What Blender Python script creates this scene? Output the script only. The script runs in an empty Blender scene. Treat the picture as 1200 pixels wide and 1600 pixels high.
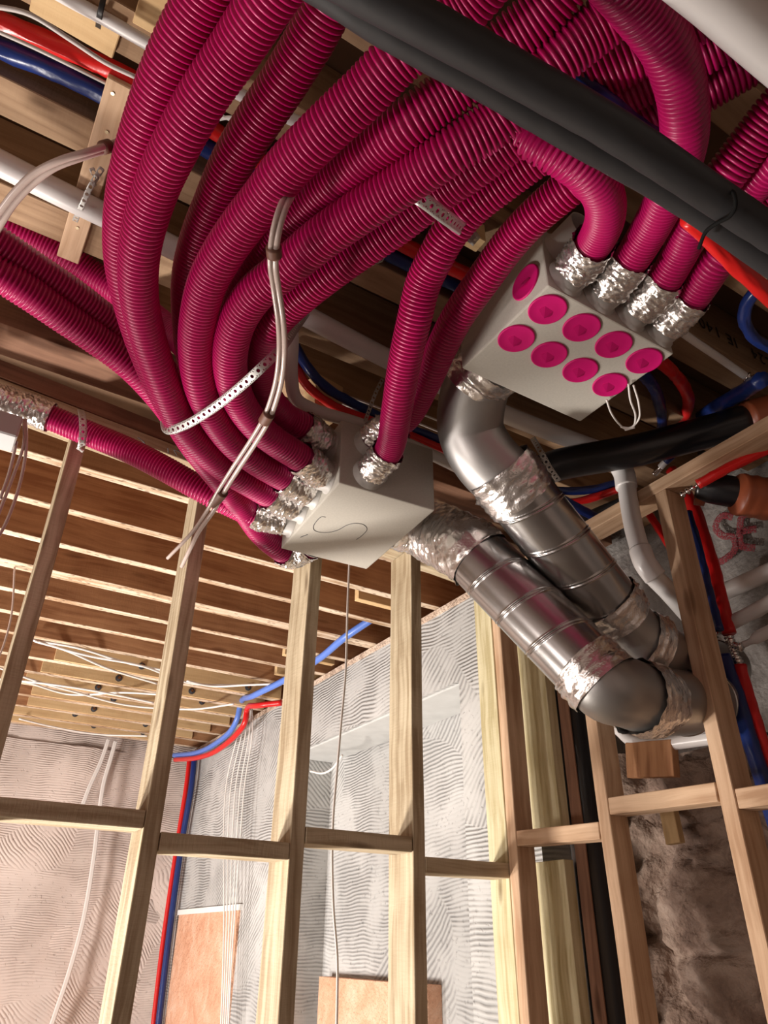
import bpy, bmesh, math, random
import numpy as np
from mathutils import Vector, Matrix, noise
random.seed(4); rng = np.random.default_rng(4)
C = bpy.context.scene.collection
H = 1.4                                   # eye height of the photographer above the floor

# ------------------------------------------------------------------ camera
F = 1135.8
PIT, YAW, ROL = math.radians(30.857), math.radians(31.174), math.radians(.685)
fw = Vector((math.sin(YAW)*math.cos(PIT), math.cos(YAW)*math.cos(PIT), math.sin(PIT)))
r0 = Vector((math.cos(YAW), -math.sin(YAW), 0)); u0 = r0.cross(fw)
RR = r0*math.cos(ROL)+u0*math.sin(ROL); UU = -r0*math.sin(ROL)+u0*math.cos(ROL)
cam = bpy.data.objects.new('camera', bpy.data.cameras.new('camera')); C.objects.link(cam)
cam.data.sensor_fit = 'HORIZONTAL'; cam.data.sensor_width = 36; cam.data.lens = 36*F/1200
cam.data.clip_start = .05
cam.matrix_world = Matrix.Translation((0, 0, H)) @ Matrix((RR, UU, -fw)).transposed().to_4x4()
bpy.context.scene.camera = cam

# ------------------------------------------------------------------ world and lamps
w = bpy.data.worlds.new('world'); bpy.context.scene.world = w; w.use_nodes = True
w.node_tree.nodes['Background'].inputs[0].default_value = (.9, .95, 1, 1)
w.node_tree.nodes['Background'].inputs[1].default_value = .06
def lamp(name, loc, target, power, size, col, kind='AREA', sy=None):
    l = bpy.data.lights.new(name, kind); l.energy = power; l.color = col
    if kind == 'AREA':
        l.size = size
        if sy: l.shape = 'RECTANGLE'; l.size_y = sy
    else: l.shadow_soft_size = size
    o = bpy.data.objects.new(name, l); C.objects.link(o)
    o.location = (loc[0], loc[1], loc[2]+H)
    o.rotation_euler = (Vector(target)-Vector(loc)).to_track_quat('-Z', 'Y').to_euler()
    return o
lamp('site_light', (-1.7, 4.7, -1.05), (1.2, 5.0, .8), 125, .5, (1, .91, .85))
lamp('work_light', (-.75, 3.35, -1.15), (1.2, 1.9, 1.0), 105, .35, (1, .92, .84))
lamp('site_light', (-2.85, 1.72, -1.0), (1.2, 1.7, .7), 30, .4, (1, .90, .84))
lamp('fill_light_at_left', (-2.6, .2, -.5), (1.1, 1.0, .9), 7, .9, (1, .86, .80))  # weak fill added to lift the near side, no real source there
vs = bpy.context.scene.view_settings
vs.view_transform = 'Standard'; vs.look = 'None'; vs.gamma = 1; vs.use_curve_mapping = False
vs.exposure = 0.35

# ------------------------------------------------------------------ geometry helpers
def ray(px, py): return fw + RR*((px-600)/F) - UU*((py-800)/F)
def at(px, py, Z=None, Y=None, X=None, D=None):
    "point of the place on a level plane Z, an upright plane Y or X, or at depth D (heights from eye level)"
    d = ray(px, py)
    k = D if D is not None else (Z/d.z if Z is not None else (Y/d.y if Y is not None else X/d.x))
    return Vector((d.x*k, d.y*k, d.z*k+H))
def W(x, y, z): return Vector((x, y, z+H))
def pt(q):
    if isinstance(q, Vector): return q
    return at(q[0], q[1], Z=q[2])

def link(name, me, m, parent=None, loc=None):
    o = bpy.data.objects.new(name, me); C.objects.link(o)
    if m is not None: me.materials.append(m)
    if parent is not None: o.parent = parent
    if loc is not None: o.location = loc
    return o
def tag(o, label=None, cat=None, group=None, kind=None):
    if label: o['label'] = label
    if cat: o['category'] = cat
    if group: o['group'] = group
    if kind: o['kind'] = kind
    return o
def empty(name, loc, label, cat, group=None, rz=0):
    o = bpy.data.objects.new(name, None); C.objects.link(o); o.location = loc; o.rotation_euler = (0, 0, rz)
    o.empty_display_size = .05
    bpy.context.view_layer.update()
    return tag(o, label, cat, group)
def from_bm(name, bm, m, parent=None, smooth=False):
    me = bpy.data.meshes.new(name); bm.to_mesh(me); bm.free()
    if smooth:
        for p in me.polygons: p.use_smooth = True
    return link(name, me, m, parent)
def setorigin(o):
    "object origin to the first vertex region centre (mesh built in world coordinates)"
    me = o.data; n = len(me.vertices); co = np.empty(n*3, 'f'); me.vertices.foreach_get('co', co); co = co.reshape(-1, 3)
    c = co.mean(0); co -= c; me.vertices.foreach_set('co', co.ravel()); me.update()
    base = Vector(c.tolist())
    o.location = base
    return o
def adopt(o, parent):
    bpy.context.view_layer.update()
    mw = o.matrix_world.copy(); o.parent = parent; o.matrix_parent_inverse = Matrix.Identity(4)
    o.matrix_local = parent.matrix_world.inverted() @ mw
    return o

def smooth_path(P, step):
    P = [pt(q) for q in P]
    if len(P) == 2: Q = [P[0].lerp(P[1], i/20) for i in range(21)]
    else:
        Q = []; n = len(P)
        for i in range(n-1):
            p1, p2 = P[i], P[i+1]
            p0 = P[i-1] if i else p1*2-p2
            p3 = P[i+2] if i+2 < n else p2*2-p1
            t = [0]
            for a, b in ((p0, p1), (p1, p2), (p2, p3)): t.append(t[-1]+max((b-a).length, 1e-5)**.5)
            for k in range(24):
                s = t[1]+(t[2]-t[1])*k/24
                def L(a, b, ta, tb): return a*((tb-s)/(tb-ta))+b*((s-ta)/(tb-ta))
                A1, A2, A3 = L(p0, p1, t[0], t[1]), L(p1, p2, t[1], t[2]), L(p2, p3, t[2], t[3])
                B1, B2 = L(A1, A2, t[0], t[2]), L(A2, A3, t[1], t[3])
                Q.append(L(B1, B2, t[1], t[2]))
        Q.append(P[-1])
    Q = np.array([tuple(q) for q in Q])
    for _ in range(2):
        if len(Q) > 30: Q[1:-1] = .25*Q[:-2]+.5*Q[1:-1]+.25*Q[2:]
    s = np.concatenate([[0], np.cumsum(np.linalg.norm(np.diff(Q, axis=0), axis=1))])
    n = max(2, int(round(s[-1]/step))+1); t = np.linspace(0, s[-1], n)
    return np.stack([np.interp(t, s, Q[:, i]) for i in range(3)], 1), t
def frames(X):
    T = np.gradient(X, axis=0); T /= np.linalg.norm(T, axis=1)[:, None]
    k = 6
    N = np.zeros_like(T); v = np.array([0, 0, 1.]) if abs(T[0][2]) < .9 else np.array([1., 0, 0])
    for i in range(len(T)):
        v = v-T[i]*(v@T[i]); v /= np.linalg.norm(v); N[i] = v
    return T, N, np.cross(T, N)
def build_grid(V, closed_v, name, m, parent=None, smooth=True, uv=None, caps=False):
    a, b = V.shape[:2]; me = bpy.data.meshes.new(name)
    idx = np.arange(a*b).reshape(a, b)
    i2 = np.concatenate([idx, idx[:, :1]], 1) if closed_v else idx
    q = np.stack([i2[:-1, :-1], i2[:-1, 1:], i2[1:, 1:], i2[1:, :-1]], -1).reshape(-1, 4)
    fl = q.ravel(); nf = len(q); extra = []
    if caps: extra = [idx[0][::-1], idx[-1]]
    ls = [4]*nf + [len(e) for e in extra]
    if extra: fl = np.concatenate([fl]+extra)
    st = np.concatenate([[0], np.cumsum(ls)[:-1]])
    me.vertices.add(a*b); me.vertices.foreach_set('co', V.reshape(-1).astype('f'))
    me.loops.add(len(fl)); me.loops.foreach_set('vertex_index', fl.astype('i'))
    me.polygons.add(len(ls)); me.polygons.foreach_set('loop_start', st.astype('i'))
    me.update(calc_edges=True); me.validate()
    if uv is not None:
        l = me.uv_layers.new(name='UVMap'); su, sv = uv; vi = np.empty(len(me.loops), 'i'); me.loops.foreach_get('vertex_index', vi)
        out = np.stack([su[vi//b], sv[vi % b]], 1).astype('f'); l.data.foreach_set('uv', out.ravel())
    if smooth: me.polygons.foreach_set('use_smooth', [True]*len(me.polygons))
    o = link(name, me, m); setorigin(o)
    if parent is not None: adopt(o, parent)
    return o
def vnoise(a, b, fa, fb, closed=True):
    ga = rng.normal(size=(int(a*fa)+3, max(3, int(b*fb))))
    if closed: ga = np.concatenate([ga, ga[:, :1]], 1)
    u = np.arange(a)*fa; v = np.arange(b)/b*(ga.shape[1]-1)
    i = u.astype(int); j = v.astype(int); fu = (u-i)[:, None]; fv = (v-j)[None]
    fu = fu*fu*(3-2*fu); fv = fv*fv*(3-2*fv)
    g = lambda p, q: ga[np.ix_(p, q)]
    return (g(i, j)*(1-fu)+g(i+1, j)*fu)*(1-fv)+(g(i, j+1)*(1-fu)+g(i+1, j+1)*fu)*fv
def tube(name, P, r, m, parent=None, step=.01, n=16, mod=None, smooth=True, caps=True):
    X, s = smooth_path(P, step); T, N, B = frames(X)
    th = np.linspace(0, 2*np.pi, n, endpoint=False)
    R = np.full((len(X), n), float(r)) if not callable(r) else r(s, th)
    if mod is not None: R = R+mod(s, th, len(X), n)
    V = X[:, None]+R[..., None]*(N[:, None]*np.cos(th)[None, :, None]+B[:, None]*np.sin(th)[None, :, None])
    return build_grid(V, True, name, m, parent, smooth, caps=caps)
def corrug(s, th, a, b):
    k = np.arange(len(s)) % 6
    return np.array([-.0062, -.0062, -.0006, .0004, .0004, -.0006])[k][:, None]+vnoise(a, b, .012, .2)*.0004
def foil_mod(s, th, a, b):
    return .0028*np.abs(vnoise(a, b, .33, .42))+.0016*vnoise(a, b, .9, .9)+.002*vnoise(a, b, .1, .15)
def film_mod(s, th, a, b):
    return .0009*vnoise(a, b, .5, .6)+.0008*vnoise(a, b, .15, .3)
def clip_path(P, length, start=False):
    "the last (or first) piece of a path, as points"
    X, s = smooth_path(P, .004)
    k = s >= s[-1]-length if not start else s <= length
    X = X[k][::4]
    return [Vector(x.tolist()) for x in X]

def boxmesh(lo, hi, bev=.002, seg=1, cuts=0):
    bm = bmesh.new(); bmesh.ops.create_cube(bm, size=1)
    for v in bm.verts:
        for i in range(3): v.co[i] = (lo[i]+hi[i])/2+v.co[i]*(hi[i]-lo[i])
    if bev: bmesh.ops.bevel(bm, geom=list(bm.edges), offset=bev, segments=seg, affect='EDGES', profile=.6)
    return bm
def timber(name, p0, p1, ylim, zlim, m, label=None, cat='timber', group=None, side=(1, 0, 0), parent=None, kind=None, bev=.002, warp=.0012):
    "length along p0-p1, second axis follows 'side', third is their cross product"
    p0, p1 = pt(p0), pt(p1); x = (p1-p0); L = x.length; x.normalize()
    y = Vector(side); y = (y-x*x.dot(y)).normalized(); z = x.cross(y)
    bm = boxmesh((0, ylim[0], zlim[0]), (L, ylim[1], zlim[1]), bev)
    nc = max(1, int(L/.12))
    for i in range(1, nc):
        bmesh.ops.bisect_plane(bm, geom=bm.verts[:]+bm.edges[:]+bm.faces[:], plane_co=(L*i/nc, 0, 0), plane_no=(1, 0, 0))
    sd = random.random()*50
    for v in bm.verts:
        n = noise.noise_vector(Vector((v.co.x*2.2+sd, v.co.y*3, v.co.z*3)))
        v.co.y += n.x*warp; v.co.z += n.y*warp
    o = from_bm(name, bm, m)
    o.matrix_world = Matrix.Translation(p0) @ Matrix((x, y, z)).transposed().to_4x4()
    tag(o, label, cat if kind is None and parent is None else None, group, kind)
    if parent is not None: adopt(o, parent)
    return o
def world_box(name, lo, hi, m, label=None, cat=None, group=None, kind=None, parent=None, bev=.001):
    lo = Vector(lo); hi = Vector(hi); c = (lo+hi)/2
    o = from_bm(name, boxmesh(lo-c, hi-c, bev), m); o.location = (c.x, c.y, c.z+H)
    tag(o, label, cat, group, kind)
    if parent is not None: adopt(o, parent)
    return o
def ribbon(name, P, width, m, normal=(0, 0, -1), parent=None, thick=.0009, twist=None):
    X, s = smooth_path(P, .004); T = np.gradient(X, axis=0); T /= np.linalg.norm(T, axis=1)[:, None]
    nn = np.array(normal, float)
    if nn.ndim == 1: nn = np.repeat(nn[None], len(X), 0)
    else:
        t = np.linspace(0, 1, len(nn)); q = np.linspace(0, 1, len(X)); nn = np.stack([np.interp(q, t, nn[:, i]) for i in range(3)], 1)
    S = np.cross(T, nn); S /= np.linalg.norm(S, axis=1)[:, None]
    v = np.array([-.5, -.25, 0, .25, .5])
    V = X[:, None]+S[:, None]*(v*width)[None, :, None]
    o = build_grid(V, False, name, m, parent, True, uv=(s, v*width))
    md = o.modifiers.new('s', 'SOLIDIFY'); md.thickness = thick
    return o

# ------------------------------------------------------------------ materials
def M(name):
    m = bpy.data.materials.new(name); m.use_nodes = True; nt = m.node_tree
    return m, nt, nt.nodes['Principled BSDF'], nt.nodes, nt.links
def ramp(nodes, stops):
    n = nodes.new('ShaderNodeValToRGB'); e = n.color_ramp.elements
    e[0].position, e[0].color = stops[0][0], (*stops[0][1], 1); e[1].position, e[1].color = stops[-1][0], (*stops[-1][1], 1)
    for p, c in stops[1:-1]:
        k = e.new(p); k.color = (*c, 1)
    return n
def mth(nodes, links, op, a, b=None, c=None):
    n = nodes.new('ShaderNodeMath'); n.operation = op
    for i, v in enumerate((a, b, c)):
        if v is None: continue
        if isinstance(v, (int, float)): n.inputs[i].default_value = v
        else: links.new(v, n.inputs[i])
    return n.outputs[0]
def plain(name, col, rough=.5, metal=0, spec=.5, bump=0, bscale=60, var=0, coat=0):
    m, nt, b, N, L = M(name)
    b.inputs['Base Color'].default_value = (*col, 1); b.inputs['Roughness'].default_value = rough
    b.inputs['Metallic'].default_value = metal; b.inputs['Specular IOR Level'].default_value = spec
    b.inputs['Coat Weight'].default_value = coat
    tc = N.new('ShaderNodeTexCoord')
    nz = N.new('ShaderNodeTexNoise'); nz.inputs['Scale'].default_value = bscale; nz.inputs['Detail'].default_value = 4
    L.new(tc.outputs['Object'], nz.inputs['Vector'])
    if bump:
        bp = N.new('ShaderNodeBump'); bp.inputs['Strength'].default_value = bump; bp.inputs['Distance'].default_value = .002
        L.new(nz.outputs['Fac'], bp.inputs['Height']); L.new(bp.outputs['Normal'], b.inputs['Normal'])
    if var:
        r = ramp(N, [(.3, tuple(c*(1-var) for c in col)), (.7, tuple(min(1, c*(1+var)) for c in col))])
        n2 = N.new('ShaderNodeTexNoise'); n2.inputs['Scale'].default_value = bscale*.2; n2.inputs['Detail'].default_value = 5
        L.new(tc.outputs['Object'], n2.inputs['Vector']); L.new(n2.outputs['Fac'], r.inputs[0]); L.new(r.outputs[0], b.inputs['Base Color'])
    return m
def wood(name, light, dark, grain=1.0, rough_sawn=.5, dash=0, knots=1.0):
    m, nt, b, N, L = M(name); b.inputs['Roughness'].default_value = .75; b.inputs['Specular IOR Level'].default_value = .25
    tc = N.new('ShaderNodeTexCoord'); oi = N.new('ShaderNodeObjectInfo')
    off = N.new('ShaderNodeVectorMath'); off.operation = 'MULTIPLY_ADD'
    cmb = N.new('ShaderNodeCombineXYZ')
    for i in range(3): L.new(mth(N, L, 'MULTIPLY', oi.outputs['Random'], (37., 11., 23.)[i]), cmb.inputs[i])
    add = N.new('ShaderNodeVectorMath'); L.new(tc.outputs['Object'], add.inputs[0]); L.new(cmb.outputs[0], add.inputs[1])
    # warp so that rings swing round knots
    nw = N.new('ShaderNodeTexNoise'); nw.inputs['Scale'].default_value = 3.2; nw.inputs['Detail'].default_value = 1.5; L.new(add.outputs[0], nw.inputs['Vector'])
    wv = N.new('ShaderNodeVectorMath'); wv.operation = 'MULTIPLY_ADD'; wv.inputs[1].default_value = (.0, .045, .045)
    L.new(nw.outputs['Color'], wv.inputs[0]); L.new(add.outputs[0], wv.inputs[2])
    sc = N.new('ShaderNodeVectorMath'); sc.operation = 'MULTIPLY'; sc.inputs[1].default_value = (1.4, 46, 46); L.new(wv.outputs[0], sc.inputs[0])
    n1 = N.new('ShaderNodeTexNoise'); n1.inputs['Scale'].default_value = 1.0; n1.inputs['Detail'].default_value = 5; n1.inputs['Roughness'].default_value = .6; L.new(sc.outputs[0], n1.inputs['Vector'])
    n2 = N.new('ShaderNodeTexNoise'); n2.inputs['Scale'].default_value = 4; n2.inputs['Detail'].default_value = 3; L.new(add.outputs[0], n2.inputs['Vector'])
    g = mth(N, L, 'ADD', mth(N, L, 'MULTIPLY', n1.outputs['Fac'], .75*grain), mth(N, L, 'MULTIPLY', n2.outputs['Fac'], .35))
    mid = tuple((a+c)/2 for a, c in zip(light, dark))
    lo, hi = .55*(.75*grain+.35)-.14, .5*(.75*grain+.35)+.12
    r = ramp(N, [(lo, dark), ((lo+hi)/2-.02, mid), (hi, light)]); L.new(g, r.inputs[0])
    # knots
    ks = N.new('ShaderNodeVectorMath'); ks.operation = 'MULTIPLY'; ks.inputs[1].default_value = (2.6, 9, 9); L.new(wv.outputs[0], ks.inputs[0])
    vo = N.new('ShaderNodeTexVoronoi'); vo.inputs['Scale'].default_value = 1; L.new(ks.outputs[0], vo.inputs['Vector'])
    kr = ramp(N, [(.03, (1, 1, 1)), (.10, (.55, .55, .55)), (.15, (0, 0, 0))]); L.new(vo.outputs['Distance'], kr.inputs[0])
    mx = N.new('ShaderNodeMixRGB'); mx.inputs[2].default_value = (dark[0]*.35, dark[1]*.28, dark[2]*.22, 1)
    L.new(mth(N, L, 'MULTIPLY', kr.outputs[0], .8*knots), mx.inputs[0]); L.new(r.outputs[0], mx.inputs[1])
    L.new(mx.outputs[0], b.inputs['Base Color'])
    if dash:
        dv = N.new('ShaderNodeVectorMath'); dv.operation = 'MULTIPLY'; dv.inputs[1].default_value = (22, 60, 60); L.new(add.outputs[0], dv.inputs[0])
        dn = N.new('ShaderNodeTexVoronoi'); dn.inputs['Scale'].default_value = 1; L.new(dv.outputs[0], dn.inputs['Vector'])
        dq = ramp(N, [(.16, (1, 1, 1)), (.30, (0, 0, 0))]); L.new(dn.outputs['Distance'], dq.inputs[0])
        m3 = N.new('ShaderNodeMixRGB'); m3.inputs[2].default_value = (.10, .05, .03, 1)
        L.new(mth(N, L, 'MULTIPLY', dq.outputs[0], dash), m3.inputs[0]); L.new(mx.outputs[0], m3.inputs[1]); L.new(m3.outputs[0], b.inputs['Base Color'])
    # saw marks across the length and raised grain
    ws = N.new('ShaderNodeTexNoise'); ws.inputs['Scale'].default_value = 1; ws.inputs['Detail'].default_value = 3
    s2 = N.new('ShaderNodeVectorMath'); s2.operation = 'MULTIPLY'; s2.inputs[1].default_value = (130, 22, 22); L.new(add.outputs[0], s2.inputs[0]); L.new(s2.outputs[0], ws.inputs['Vector'])
    hh = mth(N, L, 'ADD', n1.outputs['Fac'], mth(N, L, 'MULTIPLY', ws.outputs['Fac'], rough_sawn))
    bp = N.new('ShaderNodeBump'); bp.inputs['Strength'].default_value = .55; bp.inputs['Distance'].default_value = .002
    L.new(hh, bp.inputs['Height']); L.new(bp.outputs['Normal'], b.inputs['Normal'])
    return m
def comb_render(name, light, dark, horiz='Z', period=.021, strength=.8):
    m, nt, b, N, L = M(name); b.inputs['Roughness'].default_value = .9; b.inputs['Specular IOR Level'].default_value = .1
    tc = N.new('ShaderNodeTexCoord')
    nw = N.new('ShaderNodeTexNoise'); nw.inputs['Scale'].default_value = 1.7; nw.inputs['Detail'].default_value = 2.5; L.new(tc.outputs['Object'], nw.inputs['Vector'])
    wv = N.new('ShaderNodeVectorMath'); wv.operation = 'MULTIPLY_ADD'; wv.inputs[1].default_value = (.16, .16, .16)
    L.new(nw.outputs['Color'], wv.inputs[0]); L.new(tc.outputs['Object'], wv.inputs[2])
    wa = N.new('ShaderNodeTexWave'); wa.wave_type = 'BANDS'; wa.bands_direction = horiz; wa.inputs['Scale'].default_value = .314/period
    wa.inputs['Distortion'].default_value = 2.2; wa.inputs['Detail'].default_value = 1; wa.inputs['Detail Scale'].default_value = .35
    L.new(wv.outputs[0], wa.inputs['Vector'])
    wb = N.new('ShaderNodeTexWave'); wb.wave_type = 'BANDS'; wb.bands_direction = 'DIAGONAL'; wb.inputs['Scale'].default_value = .314/period
    wb.inputs['Distortion'].default_value = 3; wb.inputs['Detail'].default_value = 1; wb.inputs['Detail Scale'].default_value = .4; L.new(wv.outputs[0], wb.inputs['Vector'])
    ns = N.new('ShaderNodeTexNoise'); ns.inputs['Scale'].default_value = 1.3; ns.inputs['Detail'].default_value = 0; L.new(tc.outputs['Object'], ns.inputs['Vector'])
    wmix = N.new('ShaderNodeMixRGB'); wr = ramp(N, [(.56, (0, 0, 0)), (.575, (1, 1, 1))]); L.new(ns.outputs['Fac'], wr.inputs[0]); L.new(wr.outputs[0], wmix.inputs[0]); L.new(wa.outputs['Fac'], wmix.inputs[1]); L.new(wb.outputs['Fac'], wmix.inputs[2])
    n2 = N.new('ShaderNodeTexNoise'); n2.inputs['Scale'].default_value = 4; n2.inputs['Detail'].default_value = 8; L.new(tc.outputs['Object'], n2.inputs['Vector'])
    n3 = N.new('ShaderNodeTexNoise'); n3.inputs['Scale'].default_value = 45; n3.inputs['Detail'].default_value = 4; L.new(tc.outputs['Object'], n3.inputs['Vector'])
    mk = ramp(N, [(.40, (0.08, 0.08, 0.08)), (.58, (1, 1, 1))]); L.new(n2.outputs['Fac'], mk.inputs[0])
    inv = mth(N, L, 'SUBTRACT', 1, mth(N, L, 'POWER', wmix.outputs[0], .6))
    gro = mth(N, L, 'MULTIPLY', inv, mk.outputs[0])
    pits = ramp(N, [(.26, (1, 1, 1)), (.38, (0, 0, 0))]); L.new(n3.outputs['Fac'], pits.inputs[0])
    dk = mth(N, L, 'MINIMUM', mth(N, L, 'ADD', mth(N, L, 'MULTIPLY', gro, strength), mth(N, L, 'MULTIPLY', pits.outputs[0], .3)), 1)
    mx = N.new('ShaderNodeMixRGB'); L.new(dk, mx.inputs[0]); mx.inputs[1].default_value = (*light, 1); mx.inputs[2].default_value = (*dark, 1)
    lg = N.new('ShaderNodeTexNoise'); lg.inputs['Scale'].default_value = 1.1; lg.inputs['Detail'].default_value = 6; L.new(tc.outputs['Object'], lg.inputs['Vector'])
    m2 = N.new('ShaderNodeMixRGB'); m2.blend_type = 'MULTIPLY'; m2.inputs[0].default_value = 1
    lr = ramp(N, [(.35, (.72, .72, .72)), (.65, (1.0, 1.0, 1.0))]); L.new(lg.outputs['Fac'], lr.inputs[0])
    L.new(mx.outputs[0], m2.inputs[1]); L.new(lr.outputs[0], m2.inputs[2]); L.new(m2.outputs[0], b.inputs['Base Color'])
    bp = N.new('ShaderNodeBump'); bp.inputs['Strength'].default_value = .8; bp.inputs['Distance'].default_value = .012
    hh = mth(N, L, 'SUBTRACT', mth(N, L, 'MULTIPLY', n2.outputs['Fac'], .8), dk)
    L.new(hh, bp.inputs['Height']); L.new(bp.outputs['Normal'], b.inputs['Normal'])
    return m
def rock_mat(name, cols, scale=2.5, bump=1.0):
    m, nt, b, N, L = M(name); b.inputs['Roughness'].default_value = .92; b.inputs['Specular IOR Level'].default_value = .15
    tc = N.new('ShaderNodeTexCoord')
    n = N.new('ShaderNodeTexNoise'); n.inputs['Scale'].default_value = scale; n.inputs['Detail'].default_value = 10; n.inputs['Roughness'].default_value = .65; n.inputs['Distortion'].default_value = .8
    L.new(tc.outputs['Object'], n.inputs['Vector'])
    k = len(cols)-1
    r = ramp(N, [(.3+.4*i/k, c) for i, c in enumerate(cols)]); L.new(n.outputs['Fac'], r.inputs[0]); L.new(r.outputs[0], b.inputs['Base Color'])
    n2 = N.new('ShaderNodeTexNoise'); n2.inputs['Scale'].default_value = scale*7; n2.inputs['Detail'].default_value = 8; L.new(tc.outputs['Object'], n2.inputs['Vector'])
    bp = N.new('ShaderNodeBump'); bp.inputs['Strength'].default_value = bump; bp.inputs['Distance'].default_value = .02
    L.new(n2.outputs['Fac'], bp.inputs['Height']); L.new(bp.outputs['Normal'], b.inputs['Normal'])
    return m
def strap_mat():
    m, nt, b, N, L = M('galvanised_strap'); b.inputs['Base Color'].default_value = (.62, .62, .60, 1); b.inputs['Metallic'].default_value = .45; b.inputs['Roughness'].default_value = .42
    uv = N.new('ShaderNodeUVMap'); sp = N.new('ShaderNodeSeparateXYZ'); L.new(uv.outputs[0], sp.inputs[0])
    def hole(period, phase, voff, rad):
        a = mth(N, L, 'FRACT', mth(N, L, 'ADD', mth(N, L, 'DIVIDE', sp.outputs[0], period), phase))
        du = mth(N, L, 'MULTIPLY', mth(N, L, 'SUBTRACT', a, .5), period)
        av = mth(N, L, 'ABSOLUTE', sp.outputs[1]) if voff else sp.outputs[1]
        dv = mth(N, L, 'SUBTRACT', av, voff)
        d = mth(N, L, 'SQRT', mth(N, L, 'ADD', mth(N, L, 'MULTIPLY', du, du), mth(N, L, 'MULTIPLY', dv, dv)))
        return mth(N, L, 'LESS_THAN', d, rad)
    h = mth(N, L, 'MAXIMUM', hole(.020, 0, 0, .0042), mth(N, L, 'MAXIMUM', hole(.020, .5, .0062, .0016), hole(.020, .25, .0078, .0012)))
    h = mth(N, L, 'MAXIMUM', h, hole(.020, .75, .0078, .0012))
    L.new(mth(N, L, 'SUBTRACT', 1, h), b.inputs['Alpha'])
    return m

MW_STUD = wood('sawn_pine', (.56, .475, .335), (.33, .25, .155), rough_sawn=.9)
MW_PINK = wood('planed_whitewood', (.68, .48, .32), (.44, .27, .16), grain=.8, rough_sawn=.25)
MW_TREAT = wood('treated_pine', (.66, .60, .40), (.45, .38, .21), grain=1.0, rough_sawn=.8)
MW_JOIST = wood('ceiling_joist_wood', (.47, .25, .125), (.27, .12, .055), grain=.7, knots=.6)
MW_EDGE = wood('lit_rough_joist_edge_wood', (.70, .58, .45), (.34, .22, .13), grain=.9, rough_sawn=1.6, knots=.2, dash=.8)  # rough sawn undersides, the light falling on them put into the pale colour
MW_NEAR = wood('overhead_joist_wood', (.40, .265, .16), (.27, .165, .095), grain=.8)
MW_PLY = wood('pale_board_wood', (.70, .50, .27), (.55, .36, .18), grain=.6, knots=.5)
MW_BROWN = wood('brown_timber', (.30, .16, .10), (.16, .08, .05), grain=.7)
M_PINK = plain('magenta_plastic', (.43, .005, .105), rough=.34, spec=.45, bump=.05, bscale=30)
M_CAP = plain('magenta_cap_plastic', (.58, .005, .15), rough=.5, spec=.3)
M_GREYBOX = plain('grey_textured_plastic', (.50, .475, .42), rough=.62, spec=.3, bump=.35, bscale=900, var=.05)
M_SPIG = plain('grey_collar_plastic', (.50, .48, .45), rough=.45)
M_FOIL = plain('aluminium_foil_tape', (.80, .77, .75), rough=.24, metal=.92, bump=.6, bscale=180)
M_GALV = plain('galvanised_steel', (.47, .46, .455), rough=.24, metal=.97, bump=.06, bscale=14, var=.12)
M_GREYM = plain('dull_pressed_steel', (.40, .39, .38), rough=.42, metal=.85, bump=.03, bscale=10, var=.1)
M_RUB = plain('dark_rubber_seal', (.008, .008, .008), rough=.85, spec=.1)
M_BLACK = plain('black_foam_insulation', (.022, .022, .024), rough=.55, spec=.4, bump=.15, bscale=40)
M_BLKP = plain('black_plastic_pipe', (.010, .010, .012), rough=.28, spec=.55)
M_ORANGE = plain('orange_brown_drain_plastic', (.33, .085, .035), rough=.4)
M_WHITE = plain('white_plastic_pipe', (.72, .70, .69), rough=.3)
M_WHITE2 = plain('white_cable_sheath', (.78, .75, .72), rough=.45)
M_RED = plain('red_film_pipe_sleeve', (.62, .012, .012), rough=.3, bump=.4, bscale=50)
M_BLUE = plain('blue_film_pipe_sleeve', (.010, .028, .15), rough=.30, bump=.4, bscale=50)
M_BLUEP = plain('bright_blue_pipe', (.10, .20, .62), rough=.35)
M_HOSE = plain('clear_milky_hose', (.50, .40, .365), rough=.25, spec=.5)
M_BROWNTAPE = plain('brown_tape', (.13, .05, .03), rough=.6)
M_CABLE = plain('pale_grey_cable', (.50, .46, .44), rough=.5)
M_CHROME = plain('chrome_fitting', (.75, .74, .73), rough=.15, metal=1)
M_DECK = plain('floor_deck_board', (.16, .09, .05), rough=.85, var=.3, bscale=12)
M_CONC = plain('floor_screed', (.36, .34, .31), rough=.9, bump=.5, bscale=20, var=.15)
M_COMBG = comb_render('combed_grey_render', (.54, .54, .53), (.19, .19, .19), period=.019, strength=.62)
M_COMBP = comb_render('combed_pinkish_render', (.80, .69, .63), (.50, .41, .37), period=.017, strength=.42)
M_CONCG = rock_mat('rough_concrete', [(.16, .14, .13), (.27, .25, .235), (.36, .34, .32)], 6, .6)
M_STONE = rock_mat('brown_stone', [(.11, .07, .055), (.26, .18, .14), (.42, .32, .26)], 4.5, 1.0)
M_BRICK = rock_mat('orange_plaster_board', [(.62, .32, .20), (.74, .43, .29), (.80, .54, .40)], 7, 1.0)
M_SMOOTH = plain('smooth_grey_render', (.52, .53, .52), rough=.9, bump=.4, bscale=40, var=.08)
M_INK = plain('pen_ink', (.05, .05, .06), rough=.6)
M_SPRAY, _nt, _b, _N, _L = M('red_marking_paint'); _b.inputs['Base Color'].default_value = (.30, .045, .06, 1); _b.inputs['Roughness'].default_value = .9
_tc = _N.new('ShaderNodeTexCoord'); _n = _N.new('ShaderNodeTexNoise'); _n.inputs['Scale'].default_value = 160; _n.inputs['Detail'].default_value = 3
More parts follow.
